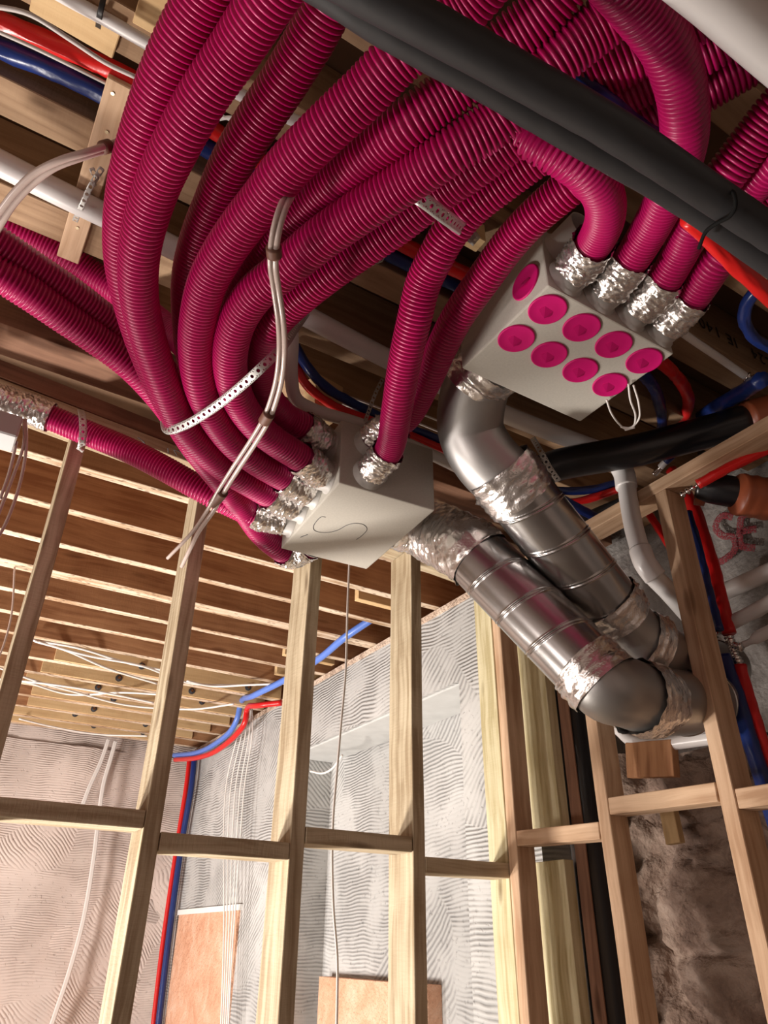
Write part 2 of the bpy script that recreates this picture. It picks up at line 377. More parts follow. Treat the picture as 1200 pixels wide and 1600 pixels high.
_L.new(_tc.outputs['Object'], _n.inputs['Vector']); _r = ramp(_N, [(.40, (.15, .15, .15)), (.56, (1, 1, 1))]); _L.new(_n.outputs['Fac'], _r.inputs[0]); _L.new(_r.outputs[0], _b.inputs['Alpha'])
M_STAMP = plain('dark_timber_stamp_ink', (.03, .018, .012), rough=.8)
M_STRAP = strap_mat()
M_BOLT = plain('dark_bolt_steel', (.12, .13, .15), rough=.4, metal=.7)
M_SCREW = plain('brass_screw', (.55, .45, .30), rough=.3, metal=.9)

# ------------------------------------------------------------------ the shell of the building
S = dict(kind='structure')
world_box('floor', (-3.2, -2.6, -1.5), (2.7, 6.8, -1.4), M_CONC, **S)
world_box('ceiling', (-3.3, -2.7, 1.745), (2.9, 6.9, 1.80), M_DECK, **S)
world_box('wall_left', (-3.35, -2.6, -1.4), (-3.2, 6.8, 1.74), M_COMBP, **S)
world_box('wall_back', (-3.2, -2.75, -1.4), (2.7, -2.6, 1.74), M_COMBP, **S)
def bumpy_wall(name, axis, pos, a0, a1, z0, z1, amp, m, step=.05, freq=3, sign=-1):
    na, nz = int((a1-a0)/step)+1, int((z1-z0)/step)+1
    V = np.zeros((na, nz, 3))
    for i, a in enumerate(np.linspace(a0, a1, na)):
        for j, z in enumerate(np.linspace(z0, z1, nz)):
            q = Vector((a*freq, z*freq, 3.1+pos))
            d = noise.fractal(q, 1.0, 2.0, 4)*amp
            V[i, j] = (pos+sign*d, a, z+H) if axis == 'X' else (a, pos+sign*d, z+H)
    o = build_grid(V, False, name, m, smooth=True); tag(o, kind='structure')
    return o
world_box('wall_far', (-3.2, 6.62, -1.4), (2.7, 6.8, 1.74), M_COMBP, **S)
bumpy_wall('trim_4', 'Y', 6.60, -1.0, 2.05, -1.4, 1.40, .03, M_COMBP, .06, 2.2)
# right wall of the far room: combed render, lintel over a deep opening
bm = bmesh.new()
for lo, hi in (((2.0, 4.47, -1.4), (2.45, 6.6, 1.45)), ((2.0, 2.62, 1.055), (2.45, 4.47, 1.45)), ((2.32, 2.62, -1.4), (2.45, 4.47, 1.055)), ((2.0, 2.17, -1.4), (2.45, 2.62, 1.45))):
    b2 = boxmesh(lo, hi, 0); me = bpy.data.meshes.new('t'); b2.to_mesh(me); b2.free(); bm.from_mesh(me); bpy.data.meshes.remove(me)
o = from_bm('wall_right', bm, M_COMBG); o.location.z = H; tag(o, kind='structure')
world_box('trim_1', (1.992, 2.2, 1.43), (2.3, 6.55, 1.462), rock_mat('crumbly_top_mortar', [(.30, .22, .17), (.62, .48, .38), (.72, .62, .52)], 9, 1), **S)
world_box('trim_2', (2.02, 2.64, 1.046), (2.31, 4.46, 1.056), M_SMOOTH, **S)
world_box('trim_3', (1.985, 5.03, -1.4), (2.01, 6.24, .19), M_BRICK, **S)
o = world_box('trim_5', (1.98, 5.0, .19), (2.02, 6.3, .225), plain('white_plaster_bead', (.8, .8, .78), rough=.8), **S)
world_box('trim_6', (2.24, 3.27, -1.4), (2.32, 4.35, -.15), M_BRICK, **S)
# stone and concrete behind the right-hand studs
def stone_wall():
    a0, a1, z0, z1, st = -.4, 2.45, -1.4, .66, .016
    na, nz = int((a1-a0)/st), int((z1-z0)/st); V = np.zeros((na, nz, 3))
    for i, a in enumerate(np.linspace(a0, a1, na)):
        for j, z in enumerate(np.linspace(z0, z1, nz)):
            wv = noise.noise_vector(Vector((a*3, z*3, 4)))*.16
            q = Vector((a*3.1+wv.x*3, z*4.6+wv.y*3, 7.7))
            dd, _ = noise.voronoi(q)
            e = dd[1]-dd[0]
            d = min(.06, e*.28)+noise.fractal(Vector((a*7+wv.x*8, z*9, 2)), .8, 2.2, 6)*.032+noise.noise(Vector((a*1.6, z*1.6, 9)))*.08
            d += .02*abs(noise.noise(Vector((a*11, z*16, 5))))
            V[i, j] = (2.40-d, a, z+H)
    o = build_grid(V, False, 'wall_right_stone', M_STONE, smooth=True); tag(o, kind='structure')
stone_wall()
bumpy_wall('wall_right_concrete', 'X', 2.36, -2.6, 2.3, .62, 1.74, .03, M_CONCG, .04, 3)
world_box('trim_7', (2.46, -2.6, -1.4), (2.7, 6.6, 1.74), M_CONCG, **S)

# ------------------------------------------------------------------ joists of the far room (run left to right)
JZ = 1.47
far = []
def far_joist(i, yf, wd, label, m=MW_JOIST, z=JZ, x1=2.3):
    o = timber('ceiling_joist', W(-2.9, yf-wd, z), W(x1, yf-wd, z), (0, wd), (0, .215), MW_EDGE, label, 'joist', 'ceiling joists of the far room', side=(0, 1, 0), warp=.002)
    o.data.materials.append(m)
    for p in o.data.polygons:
        if abs(p.normal.z) < .5: p.material_index = 1  # sides get the darker wood as shade, undersides keep the paler lit one
    return o
jy = [(2.465, .045, 'nearest far-room joist, just behind the stud wall top plate'),
      (2.80, .045, 'brown joist second behind the stud wall top plate'),
      (3.12, .045, 'brown joist third behind the stud wall top plate'),
      (3.455, .085, 'double-width brown joist with wide rough underside coloured as if lit'),
      (3.735, .045, 'brown joist just beyond the double-width joist'),
      (4.04, .045, 'brown joist second beyond the double-width joist'),
      (4.35, .045, 'brown joist the white cables run beside, before the bolted boards')]
for i, (y, wd, lb) in enumerate(jy): far_joist(i, y, wd, lb)
names = ['first (nearest)', 'second', 'third', 'fourth', 'fifth', 'sixth', 'last, touching the far wall']
for i, y in enumerate([4.73, 5.02, 5.30, 5.58, 5.88, 6.17, 6.42]):
    far_joist(i, y, .045, 'joist behind the bolted pale boards, '+names[i]+' of the lit row')
    x0 = [.50, .47, .42, .50, .52, .45, -.2][i]; x1 = [2.0, 2.0, 2.0, 1.95, 1.9, 1.85, 1.6][i]
    bd = empty('splice_board', W((x0+x1)/2, y-.045-.009, JZ+.1), 'pale splice board with steel bolts, '+names[i]+' under the far ceiling', 'board', 'bolted splice boards on the far joists')
    world_box('board', (x0, y-.045-.019, JZ+.004), (x1, y-.046, JZ+.205), MW_PLY, parent=bd)
    xs = [[1.02, 1.75], [.95, 1.45], [.88, 1.62], [1.05, 1.52], [.98, 1.50], [.90, 1.45], [1.1, 1.5]][i]
    for x in xs:
        for k, (rr, mm) in enumerate(((.022, M_BOLT), (.011, M_CHROME))):
            b3 = bmesh.new(); bmesh.ops.create_cone(b3, cap_ends=True, segments=6 if k else 20, radius1=rr, radius2=rr, depth=.006+.012*k)
            if k == 0:
                wa = from_bm('bolt_washer', b3, mm); wa.location = W(x, y-.068, JZ+.035+.028*random.random()); wa.rotation_euler = (math.pi/2, 0, 0); adopt(wa, bd)
            else:
                nt_ = from_bm('bolt_head', b3, mm); nt_.location = wa.matrix_world.translation+Vector((0, -.006, 0)); nt_.rotation_euler = (math.pi/2, 0, 0); adopt(nt_, wa)
# noggin blocks between far joists near the grey wall
for (px, py, lb) in ((560, 935, 'small timber block between joists, right of the blue pipe'), (445, 1022, 'short timber block between joists beside the third stud'), (432, 1052, 'short timber block above the blue and red pipes')):
    p = at(px, py, Z=JZ+.03)
    timber('joist_block', p, p+Vector((.34, 0, 0)), (0, .04), (0, .09), MW_PLY, lb, 'timber block', side=(0, 1, 0))

# ------------------------------------------------------------------ overhead joists near the camera (z 1.52)
nz = 1.52
for y0, y1, lb in ((.06, .155, 'overhead joist nearest the camera, above the black pipes'), (.32, .415, 'overhead joist above the big curved magenta duct'), (.59, .685, 'overhead joist above the red pipe run'), (.85, .945, 'overhead joist with stamped lettering, right of the pink-capped box'),
                   (1.116, 1.206, 'overhead joist between the blue pipe and the long white pipe'), (1.38, 1.485, 'overhead joist lit pale below the long white pipe'),
                   (1.63, 1.73, 'overhead joist behind the box marked with a pen curve'), (1.87, 2.01, 'wide brown joist next to the stud wall top plate')):
    o = timber('overhead_joist', W(-3.1, y0, nz), W(2.3, y0, nz), (0, y1-y0), (0, .215), MW_NEAR if y0 < 1.8 else MW_BROWN, lb, 'joist', 'overhead joists on the near side', side=(0, 1, 0), warp=.002)
    if abs(y0-.85) < .01:
        cu = bpy.data.curves.new('stamp', 'FONT'); cu.body = 'BSC24   IE 1405'; cu.size = .062; cu.space_character = 1.15; cu.extrude = .0002
        t = bpy.data.objects.new('tmp', cu); C.objects.link(t); bpy.context.view_layer.update()
        me = bpy.data.meshes.new_from_object(t.evaluated_get(bpy.context.evaluated_depsgraph_get())); bpy.data.objects.remove(t)
        s_ = link('stamped_lettering', me, M_STAMP)
        s_.matrix_world = Matrix.Translation(W(2.02, .8485, nz+.10)) @ Matrix.Rotation(math.pi, 4, 'Y') @ Matrix.Rotation(math.pi/2, 4, 'X') if False else Matrix.Translation(W(2.03, .8478, nz+.098)) @ Matrix(((-1, 0, 0, 0), (0, 0, -1, 0), (0, -1, 0, 0), (0, 0, 0, 1)))
        adopt(s_, o); s_['label'] = 'dark stamped lettering, upside down'
# short pieces and batten
b = timber('batten', at(172, 112, Z=1.518), at(92, 392, Z=1.518), (-.052, .001), (-.02, 0), MW_PINK, 'short pale batten screwed across the overhead joists, behind the white pipe', 'batten', side=(-1, 0, 0))
for px, py in ((176, 146), (142, 246), (121, 356), (167, 206)):
    b3 = bmesh.new(); bmesh.ops.create_cone(b3, cap_ends=True, segments=12, radius1=.004, radius2=.003, depth=.003)
    s_ = from_bm('screw', b3, M_SCREW); s_.location = at(px, py, Z=1.4975); adopt(s_, b)
timber('ragged_board', at(50, -6, Z=1.50), at(182, 72, Z=1.50), (-.035, .03), (-.0, .02), MW_PLY, 'pale board with ragged end at the top left corner', 'board', side=(0, 1, 0))
timber('board_offcut', at(215, 5, Z=1.505), at(275, 40, Z=1.505), (-.06, .04), (0, .015), MW_PLY, 'pale offcut fixed overhead beside the left magenta ducts', 'board', side=(0, 1, 0))
timber('fixing_block', at(715, 365, Z=1.46), at(752, 386, Z=1.46), (-.02, .02), (0, .06), MW_PLY, 'small pale block holding the perforated strap end between two ducts', 'timber block', side=(0, 1, 0))
timber('fixing_block', at(478, 640, Z=1.40), at(520, 662, Z=1.40), (-.045, .02), (0, .12), MW_PLY, 'pale block above the upper foil collar of the pen-marked box', 'timber block', side=(0, 1, 0))

# ------------------------------------------------------------------ stud wall (plane y = 2.03, studs run up to a double plate)
top, PY = 1.385, 2.03
def plate(name, za, zb, m, lb):
    return timber(name, W(-1.2, PY, za+.091), W(1.75, PY, za-.115), (0, .14), (0, zb-za), m, lb, 'timber', side=(0, 1, 0), warp=.003)
plate('top_plate', 1.393, 1.437, MW_STUD, 'lower top plate of the stud wall with pencil marks underneath')
plate('top_plate', 1.439, 1.50, MW_BROWN, 'upper top plate of the stud wall, brown face')
studs = [(-.29, .14, 1.42, 'stud at the left edge, outside the leftmost full bay'),
         (.114, .12, 1.385, 'leftmost visible stud, duct strapped to its face'),
         (.524, .12, 1.357, 'second stud from the left, clear hose hanging in front'),
         (.936, .14, 1.33, 'third stud, under the left corner of the pen-marked box'),
         (1.346, .145, 1.30, 'fourth stud, central, beside the thin hanging cable')]
for x, d, zt, lb in studs:
    timber('wall_stud', W(x, PY, -1.39), W(x+random.uniform(-.003, .003), PY, zt), (0, .044), (0, d), MW_STUD, lb, 'stud', 'studs of the left-hand wall frame', side=(1, 0, 0), warp=.003)
timber('wall_stud', W(1.73, 2.042, -1.39), W(1.728, 2.042, 1.27), (0, .06), (0, .10), MW_TREAT, 'greenish treated stud behind the corner stud of the frame', 'stud', 'studs of the left-hand wall frame', side=(1, 0, 0))
timber('sole_plate', W(-3.1, PY, -1.4), W(1.79, PY, -1.4), (0, .12), (0, .044), MW_STUD, 'sole plate of the left-hand stud wall on the floor', 'timber', side=(0, 1, 0))
for x0, x1, zt, lb in ((-.244, .112, .345, 'noggin left of the leftmost stud'), (.16, .522, .295, 'noggin between the leftmost and second studs'), (.57, .934, .247, 'noggin between the second and third studs'),
                       (.982, 1.344, .291, 'noggin between the third and fourth studs'), (1.392, 1.728, .238, 'noggin between the fourth and corner studs')):
    timber('noggin', W(x0, PY, zt-.044), W(x1, PY, zt-.044), (0, .10), (0, .044), MW_STUD, lb, 'noggin', 'noggins of the left-hand wall frame', side=(0, 1, 0))
# sole, right-hand frame (plane x = 1.72)
RX = 1.72
for y, d, zb, zt, lb, m in ((1.984, .078, -1.39, 1.22, 'corner stud where the two stud walls meet', MW_PINK), (1.572, .075, -1.39, 1.22, 'stud whose top hides behind the lower steel duct', MW_PINK),
                            (1.163, .085, -1.39, 1.225, 'stud on the right, in front of the steel duct ends', MW_PINK), (.755, .08, -1.39, 1.225, 'stud beyond the right edge of the view', MW_PINK)):
    timber('wall_stud', W(RX, y, zb), W(RX, y, zt), (-d, 0), (-.044, 0), m, lb, 'stud', 'studs of the right-hand wall frame', side=(-1, 0, 0), warp=.003)
timber('top_plate', W(RX, 1.95, 1.228), W(RX, -.4, 1.222), (-.085, 0), (-.044, 0), MW_PINK, 'top plate of the right-hand stud wall, sloping up to the right', 'timber', side=(-1, 0, 0))
timber('sole_plate', W(RX, 2.03, -1.4), W(RX, -.4, -1.4), (-.085, 0), (-.044, 0), MW_PINK, 'sole plate of the right-hand stud wall on the floor', 'timber', side=(-1, 0, 0))
for y0, y1, za, zb, lb in ((1.98, 1.618, .330, .318, 'noggin crossing in front of the black vertical pipe'), (1.57, 1.21, .377, .366, 'noggin below the white bent pipe'), (1.16, .80, .342, .338, 'noggin at the right edge beside the blue sleeve')):
    timber('noggin', W(RX, y0, za), W(RX, y1, zb), (-.07, 0), (0, .046), MW_PINK, lb, 'noggin', 'noggins of the right-hand wall frame', side=(-1, 0, 0))
# posts beyond the corner
timber('post', W(1.90, 1.958, .315), W(1.90, 1.958, 1.40), (-.045, 0), (-.148, 0), MW_TREAT, 'upper pale treated post against the wall end, above the gap', 'post', side=(-1, 0, 0))
timber('post', W(1.90, 1.962, -1.39), W(1.90, 1.962, .255), (-.045, 0), (-.142, 0), MW_TREAT, 'lower pale treated post against the wall end, below the gap', 'post', side=(-1, 0, 0))
timber('packing_timber', W(1.948, 1.905, -1.39), W(1.948, 1.905, 1.45), (-.008, 0), (-.05, 0), MW_BROWN, 'narrow dark brown timber between treated post and black pipe', 'timber', side=(-1, 0, 0))
timber('short_board', at(985, 1215, X=1.86), at(982, 1160, X=1.86), (-.03, 0), (-.015, .16), MW_JOIST, 'short reddish board behind the noggin under the white bent pipe', 'board', side=(-1, 0, 0))
timber('hanging_batten', at(1024, 1240, X=2.26), at(1040, 1320, X=2.26), (-.03, 0), (-.06, .0), MW_PLY, 'short orange-brown batten fixed on the stone wall', 'batten', side=(-1, 0, 0))

# pencil scribbles under the lower plate
def stroke(name, P, r, m, parent, **k):
    o = tube(name, P, r, m, step=.003, n=6); 
    adopt(o, parent); return o
plate_o = [o for o in C.objects if o.name.startswith('top_plate')][0]
for i, st in enumerate((((215, 683), (224, 690), (230, 697), (238, 702)), ((224, 690), (219, 700)), ((262, 700), (266, 716), (276, 712), (272, 703), (284, 708), (290, 722)), ((258, 712), (270, 722), (284, 724)))):
    stroke('pencil_mark', [(x, y, 1.377) for x, y in st], .0011, M_INK, plate_o)

# ------------------------------------------------------------------ supply manifold box (pen mark) and its collars
def disc_ring(name, r_out, r_in, depth, m, loc, direction, parent):
    "hollow collar along 'direction'"
    d = Vector(direction).normalized(); prof = [(0, r_out+.006), (.003, r_out+.006), (.006, r_out), (depth, r_out), (depth, r_in), (.004, r_in)]
    n = 36; V = np.zeros((len(prof), n, 3)); q = d.to_track_quat('Z', 'Y')
    for i, (z, r) in enumerate(prof):
        for j in range(n):
            a = 2*math.pi*j/n; V[i, j] = Vector(loc)+q @ Vector((r*math.cos(a), r*math.sin(a), z))
    return build_grid(V, True, name, m, parent, True)
SY = math.radians(-3.6)
sb = empty('duct_manifold_box', W(.891, 1.641, 1.05), 'grey duct manifold box with a pen-drawn S curve underneath', 'manifold box', rz=SY)
RS = Matrix.Rotation(SY, 3, 'Z')
def sl(x, y, z): return W(.891, 1.641, 1.05)+RS @ Vector((x, y, z))
bm = boxmesh((-.148, -.212, 0), (.148, .212, .21), .004, 2)
body = from_bm('box_body', bm, M_GREYBOX, sb)
lower_y = [-.148, -.052, .042, .135]
for zz in (.052, .155):
    for yy in lower_y:
        disc_ring('collar', .0405, .036, .036, M_SPIG, sl(-.148, yy, zz), RS @ Vector((-1, 0, 0)), sb)
    disc_ring('collar', .041, .036, .030, M_SPIG, sl(-.062, -.212, zz), RS @ Vector((0, -1, 0)), sb)
disc_ring('collar', .041, .036, .02, M_SPIG, sl(-.045, .212, .045), RS @ Vector((0, 1, 0)), sb)
disc_ring('outlet_collar', .088, .083, .04, M_GALV, sl(.148, .03, .10), RS @ Vector((1, 0, 0)), sb)
S_pts = [(735, 1075), (700, 1072), (655, 1110), (625, 1165), (640, 1195), (690, 1210), (780, 1208), (850, 1188), (930, 1145), (1000, 1130), (1070, 1140), (1105, 1180), (1060, 1240), (1010, 1275)]
mk = tube('pen_mark', [(380+x/5.714, 620+y/5.714, 1.0495) for x, y in S_pts], .0009, M_INK, step=.003, n=6); adopt(mk, sb); mk['label'] = 'thin dark S-shaped pen line'
mk = tube('pen_tick', [(380+x/5.714, 620+y/5.714, 1.0495) for x, y in ((510, 1255), (535, 1245), (575, 1230))], .0011, M_INK, step=.003, n=6); adopt(mk, sb)

# ------------------------------------------------------------------ return manifold box with magenta blanking caps
rb = empty('duct_manifold_box', W(1.04, .889, 1.2), 'grey duct manifold box with magenta blanking caps underneath', 'manifold box')
from_bm('box_body', boxmesh((-.195, -.152, 0), (.195, .152, .185), .004, 2), M_GREYBOX, rb)
def cap(name, loc, nrm, xdir, r=.0425):
    "round flanged cap with a half-raised triangular pull tab"
    e_n = Vector(nrm); xd = Vector(xdir); yd = e_n.cross(xd); base = Vector(loc)
    prof = [(0, r), (.003, r), (.0045, r-.0015), (.0035, r-.004), (.003, r*.5), (.003, .001)]
    n = 40; V = np.zeros((len(prof), n, 3))
    for i, (z, rr) in enumerate(prof):
        for j in range(n):
            a = 2*math.pi*j/n; V[i, j] = base+e_n*z+xd*(rr*math.cos(a))+yd*(rr*math.sin(a))
    c = build_grid(V, True, name, M_CAP, rb, True)
    c['label'] = 'magenta round blanking cap'
    b3 = bmesh.new()
    P = [(-.017, -.004, .003), (.017, -.004, .003), (.013, .004, .003), (-.012, .006, .003), (-.018, -.008, .006), (.004, -.017, .011), (.017, -.008, .005)]
    vs_ = [b3.verts.new(base+xd*x+yd*y+e_n*z) for x, y, z in P]
    for f in ((0, 3, 2, 1), (0, 1, 6, 5, 4), (0, 4, 3), (3, 4, 5), (3, 5, 2), (2, 5, 6), (1, 2, 6)): b3.faces.new([vs_[k] for k in f])
    bmesh.ops.recalc_face_normals(b3, faces=b3.faces)
    t = from_bm('pull_tab', b3, M_CAP); adopt(setorigin(t), c)
for i in range(4): cap('blanking_cap', W(.889+.1015*i, .789, 1.2), (0, 0, -1), (1, 0, 0))
for i in range(4): cap('blanking_cap', W(.889+.1000*i, .893, 1.2), (0, 0, -1), (1, 0, 0))
cap('blanking_cap', W(.845, .80, 1.268), (-1, 0, 0), (0, -1, 0))
rx = [.900, 1.000, 1.098, 1.194]
for x in rx: disc_ring('collar', .041, .036, .032, M_SPIG, W(x, .737, 1.25), (0, -1, 0), rb)
disc_ring('collar', .041, .037, .075, M_SPIG, W(.900, .737, 1.342), (0, -1, 0), rb)
for x in rx[1:]: disc_ring('collar', .041, .036, .02, M_SPIG, W(x, .737, 1.342), (0, -1, 0), rb)
disc_ring('outlet_collar', .088, .083, .03, M_GALV, W(.96, 1.041, 1.295), (0, 1, 0), rb)

# ------------------------------------------------------------------ magenta corrugated ducts
GD = 'magenta corrugated ventilation ducts'
def duct(label, P, foil=.105, foil_start=0, r=.0375, m=M_PINK):
    o = tube('ventilation_duct', P, r, m, step=.00158, n=30, mod=corrug)
    tag(o, label, 'duct', GD)
    if foil:
        f = tube('foil_tape', clip_path(P, foil), .0425, M_FOIL, step=.0026, n=60, mod=foil_mod, smooth=False, caps=False); adopt(f, o); f['label'] = 'crumpled silver foil tape'
    if foil_start:
        f = tube('foil_tape', clip_path(P, foil_start, True), .0425, M_FOIL, step=.0026, n=60, mod=foil_mod, smooth=False, caps=False); adopt(f, o); f['label'] = 'crumpled silver foil tape'
    return o
def sc(y, z, d=.035): return sl(-.148-d, y, z)
def dr(y, z): return [sl(-.148-.15, y-.10, z+.005), sl(-.148-.085, y-.045, z), sc(y, z, .022)]
duct('outermost magenta duct curving down the left side, looping round under the box corner', [(345, -60, 1.18), (314, 0, 1.18), (264, 100, 1.17), (226, 200, 1.16), (200, 300, 1.15), (193, 400, 1.15), (213, 500, 1.14), (250, 600, 1.12), (300, 690, 1.10), (350, 755, 1.10), (385, 800, 1.10), (407, 832, 1.09), (430, 853, 1.08), (458, 868, 1.08), sl(-.065, .27, .035), sl(-.045, .228, .04)], foil=.12)
duct('second magenta duct from the left, nestled against the outermost one', [(460, -60, 1.13), (418, 0, 1.13), (366, 80, 1.13), (318, 150, 1.12), (276, 225, 1.11), (242, 300, 1.11), (219, 385, 1.10), (217, 460, 1.10), (232, 530, 1.10), (257, 600, 1.09), (288, 665, 1.085), (320, 703, 1.085), (357, 735, 1.09), (391, 756, 1.095), (424, 775, 1.10), sc(lower_y[2], .052, .022)])
duct('shaded magenta duct behind the third front duct, left edge beside the gap', [(540, -50, 1.20), (492, 47, 1.20), (440, 133, 1.20), (400, 193, 1.20), (365, 250, 1.20), (335, 315, 1.20), (312, 370, 1.20), (297, 430, 1.20), (295, 500, 1.20), (302, 560, 1.20), (325, 620, 1.20), (370, 675, 1.21)]+dr(lower_y[2], .155))
duct('magenta duct sweeping round the middle of the bundle under the long strap', [(785, -60, 1.14), (725, 10, 1.14), (673, 50, 1.13), (625, 88, 1.12), (573, 142, 1.11), (500, 210, 1.10), (452, 258, 1.10), (412, 310, 1.10), (380, 350, 1.10), (348, 396, 1.10), (325, 440, 1.10), (311, 492, 1.10), (306, 546, 1.10), (313, 600, 1.09), (334, 650, 1.085), (365, 692, 1.085), (400, 720, 1.09), (445, 747, 1.10), sc(lower_y[1], .052, .022)])
duct('magenta duct dipping behind the bundle, visible top centre below the black pipes', [(900, -50, 1.18), (850, 15, 1.17), (790, 70, 1.16), (712, 138, 1.14), (640, 192, 1.12), (586, 232, 1.13), (527, 280, 1.15), (475, 325, 1.175), (435, 370, 1.195), (400, 420, 1.205), (375, 470, 1.21), (362, 530, 1.21), (365, 590, 1.21), (395, 650, 1.21)]+dr(lower_y[1], .155))
duct('thick front magenta duct crossing the centre diagonally, fifth across under the strap', [(1060, -60, 1.18), (1000, -10, 1.17), (930, 45, 1.16), (865, 100, 1.14), (775, 190, 1.11), (700, 240, 1.09), (625, 290, 1.09), (560, 333, 1.09), (500, 375, 1.09), (440, 425, 1.09), (400, 458, 1.09), (374, 496, 1.09), (362, 535, 1.09), (360, 578, 1.09), (373, 625, 1.09), (398, 662, 1.09), (430, 690, 1.095), (470, 716, 1.10), sc(lower_y[0], .052, .022)])
duct('magenta duct right of the bundle, bending under the strap to the topmost foil collar', [(1140, -10, 1.22), (1080, 35, 1.22), (950, 115, 1.21), (820, 203, 1.20), (740, 262, 1.19), (685, 300, 1.19), (620, 352, 1.18), (560, 393, 1.17), (500, 437, 1.16), (457, 474, 1.16), (424, 509, 1.16), (409, 548, 1.17), (409, 590, 1.18), (420, 622, 1.19), (444, 650, 1.20), (480, 670, 1.205), sc(lower_y[0], .155, .022)])
# two that drop to the front face of the pen-marked box
duct('magenta duct falling to the front foil collar, left of the two', [(1240, -20, 1.26), (1112, 72, 1.26), (988, 140, 1.26), (900, 198, 1.26), (855, 232, 1.25), (788, 283, 1.24), (735, 326, 1.23), (700, 368, 1.22), (682, 400, 1.21), (662, 440, 1.20), (647, 500, 1.17), (632, 567, 1.14), (620, 640, 1.11), sl(-.058, -.32, .065), sl(-.062, -.27, .055), sl(-.062, -.232, .052)], foil=.09)
duct('magenta duct running down beside the capped box into the upper front collar', [(1260, 50, 1.30), (1137, 120, 1.29), (1020, 190, 1.28), (945, 245, 1.27), (890, 292, 1.26), (837, 337, 1.26), (797, 380, 1.26), (755, 437, 1.25), (714, 497, 1.24), (690, 543, 1.23), (665, 600, 1.22), (632, 655, 1.215), sl(-.055, -.27, .16), sl(-.062, -.232, .155)])
# four into the near face of the capped box
def rc(x, z=1.25): return [W(x, .61, z), W(x, .66, z), W(x, .712, z)]
duct('magenta duct hooking round from under the black pipes into the leftmost foil collar', [(770, 120, 1.30), (800, 185, 1.22), (838, 217, 1.18), (885, 246, 1.16), (920, 273, 1.16), (942, 305, 1.175), (945, 340, 1.20), (932, 374, 1.23), (914, 400, 1.248), W(.90, .718, 1.25)])
duct('long curved magenta duct coming down past the top right, second foil collar', [(920, -80, 1.08), (990, 0, 1.10), (1040, 67, 1.11), (1063, 133, 1.12), (1070, 200, 1.13), (1060, 260, 1.17), (1035, 319, 1.205), (1012, 364, 1.235), (983, 410, 1.25), W(1.0, .718, 1.25)])
duct('magenta duct entering the third foil collar, passing above the black pipes', [(1250, 130, 1.24), (1200, 188, 1.23), (1165, 233, 1.22), (1127, 283, 1.21), (1085, 345, 1.23), (1063, 395, 1.245), (1031, 447, 1.25), W(1.098, .718, 1.25)])
duct('rightmost magenta duct at the capped box, partly behind the red pipe', [(1290, 270, 1.27), (1215, 315, 1.26), (1165, 355, 1.25), (1122, 405, 1.24), (1080, 466, 1.25), W(1.194, .718, 1.25)])
duct('short length of magenta duct at the right edge above the black pipes', [(1270, 205, 1.20), (1215, 250, 1.22), (1172, 292, 1.25), (1130, 350, 1.30)], foil=0)
duct('magenta duct at the top right corner beyond the white pipe', [(1120, -40, 1.25), (1180, 0, 1.24), (1250, 50, 1.24)], foil=0)
# three from the left edge running behind
duct('uppermost of the magenta ducts entering from the left edge', [(-60, 330, 1.58), (0, 347, 1.58), (60, 374, 1.58), (100, 397, 1.57), (150, 432, 1.55), (205, 470, 1.50), (255, 508, 1.40), (310, 560, 1.26), (360, 630, 1.23)]+dr(lower_y[3], .155)[1:])
duct('middle one of the magenta ducts entering from the left edge', [(-60, 345, 1.28), (0, 383, 1.28), (55, 420, 1.28), (110, 457, 1.28), (160, 495, 1.28), (205, 532, 1.28), (250, 572, 1.28), (300, 640, 1.28), (345, 700, 1.28)], foil=0)
duct('lowest of the magenta ducts entering from the left edge', [(-60, 402, 1.22), (0, 430, 1.22), (50, 461, 1.22), (100, 496, 1.22), (150, 530, 1.22), (205, 572, 1.21), (250, 620, 1.20), (300, 690, 1.20)], foil=0)
duct('magenta duct strapped to the leftmost stud, foil joint at the left edge', [(-40, 612, 1.33), (0, 625, 1.33), (60, 645, 1.32), (128, 673, 1.29), (200, 703, 1.24), (262, 735, 1.18), (315, 765, 1.13), (350, 783, 1.11), (400, 805, 1.10), sc(lower_y[3], .052, .022)], foil_start=.21)
# grey duct tail at the left edge
g = world_box('connector_box', (-.20, 1.88, 1.175), (-.028, 1.97, 1.245), plain('light_grey_casing', (.42, .41, .41), rough=.5), 'grey casing under the foil joint at the left edge', 'casing', bev=.004)

# ------------------------------------------------------------------ steel ducts
def spiral(s, th, pitch=.118, r=.0925, h=.0022):
    ph = (s[:, None]+pitch*th[None]/(2*np.pi)) % pitch
    g = lambda c, w: np.exp(-((ph-c)/w)**2)
    return r+h*g(.012, .0016)-.0022*g(.0165, .0016)+h*g(.021, .0016)
def steel(label, P_elbow, P_run, P_end, foils, st=.0011):
    root = empty('steel_duct', pt(P_run[0]), label, 'duct', 'spiral steel ducts')
    adopt(tube('elbow', P_elbow, .090, M_GREYM, step=.01, n=56), root)
    adopt(tube('spiral_pipe', P_run, spiral, M_GALV, step=st, n=72), root)
    adopt(tube('end_elbow', P_end, .088, M_GREYM, step=.01, n=56), root)
    X_, s_ = smooth_path(P_end, .01)
    for f_ in (.62, .86):
        k = int(len(X_)*f_); q_ = [Vector(X_[k].tolist()), Vector(X_[min(k+1, len(X_)-1)].tolist())]; q_[1] = q_[0]+(q_[1]-q_[0]).normalized()*.005
        adopt(tube('elbow_rim', q_, .0915, M_GALV, step=.002, n=48), root)
    for path, r in foils:
        f = tube('foil_tape', path, r, M_FOIL, step=.005, n=66, mod=lambda s, th, a, b: foil_mod(s, th, a, b)*1.15, smooth=False, caps=False); adopt(f, root)
    return root
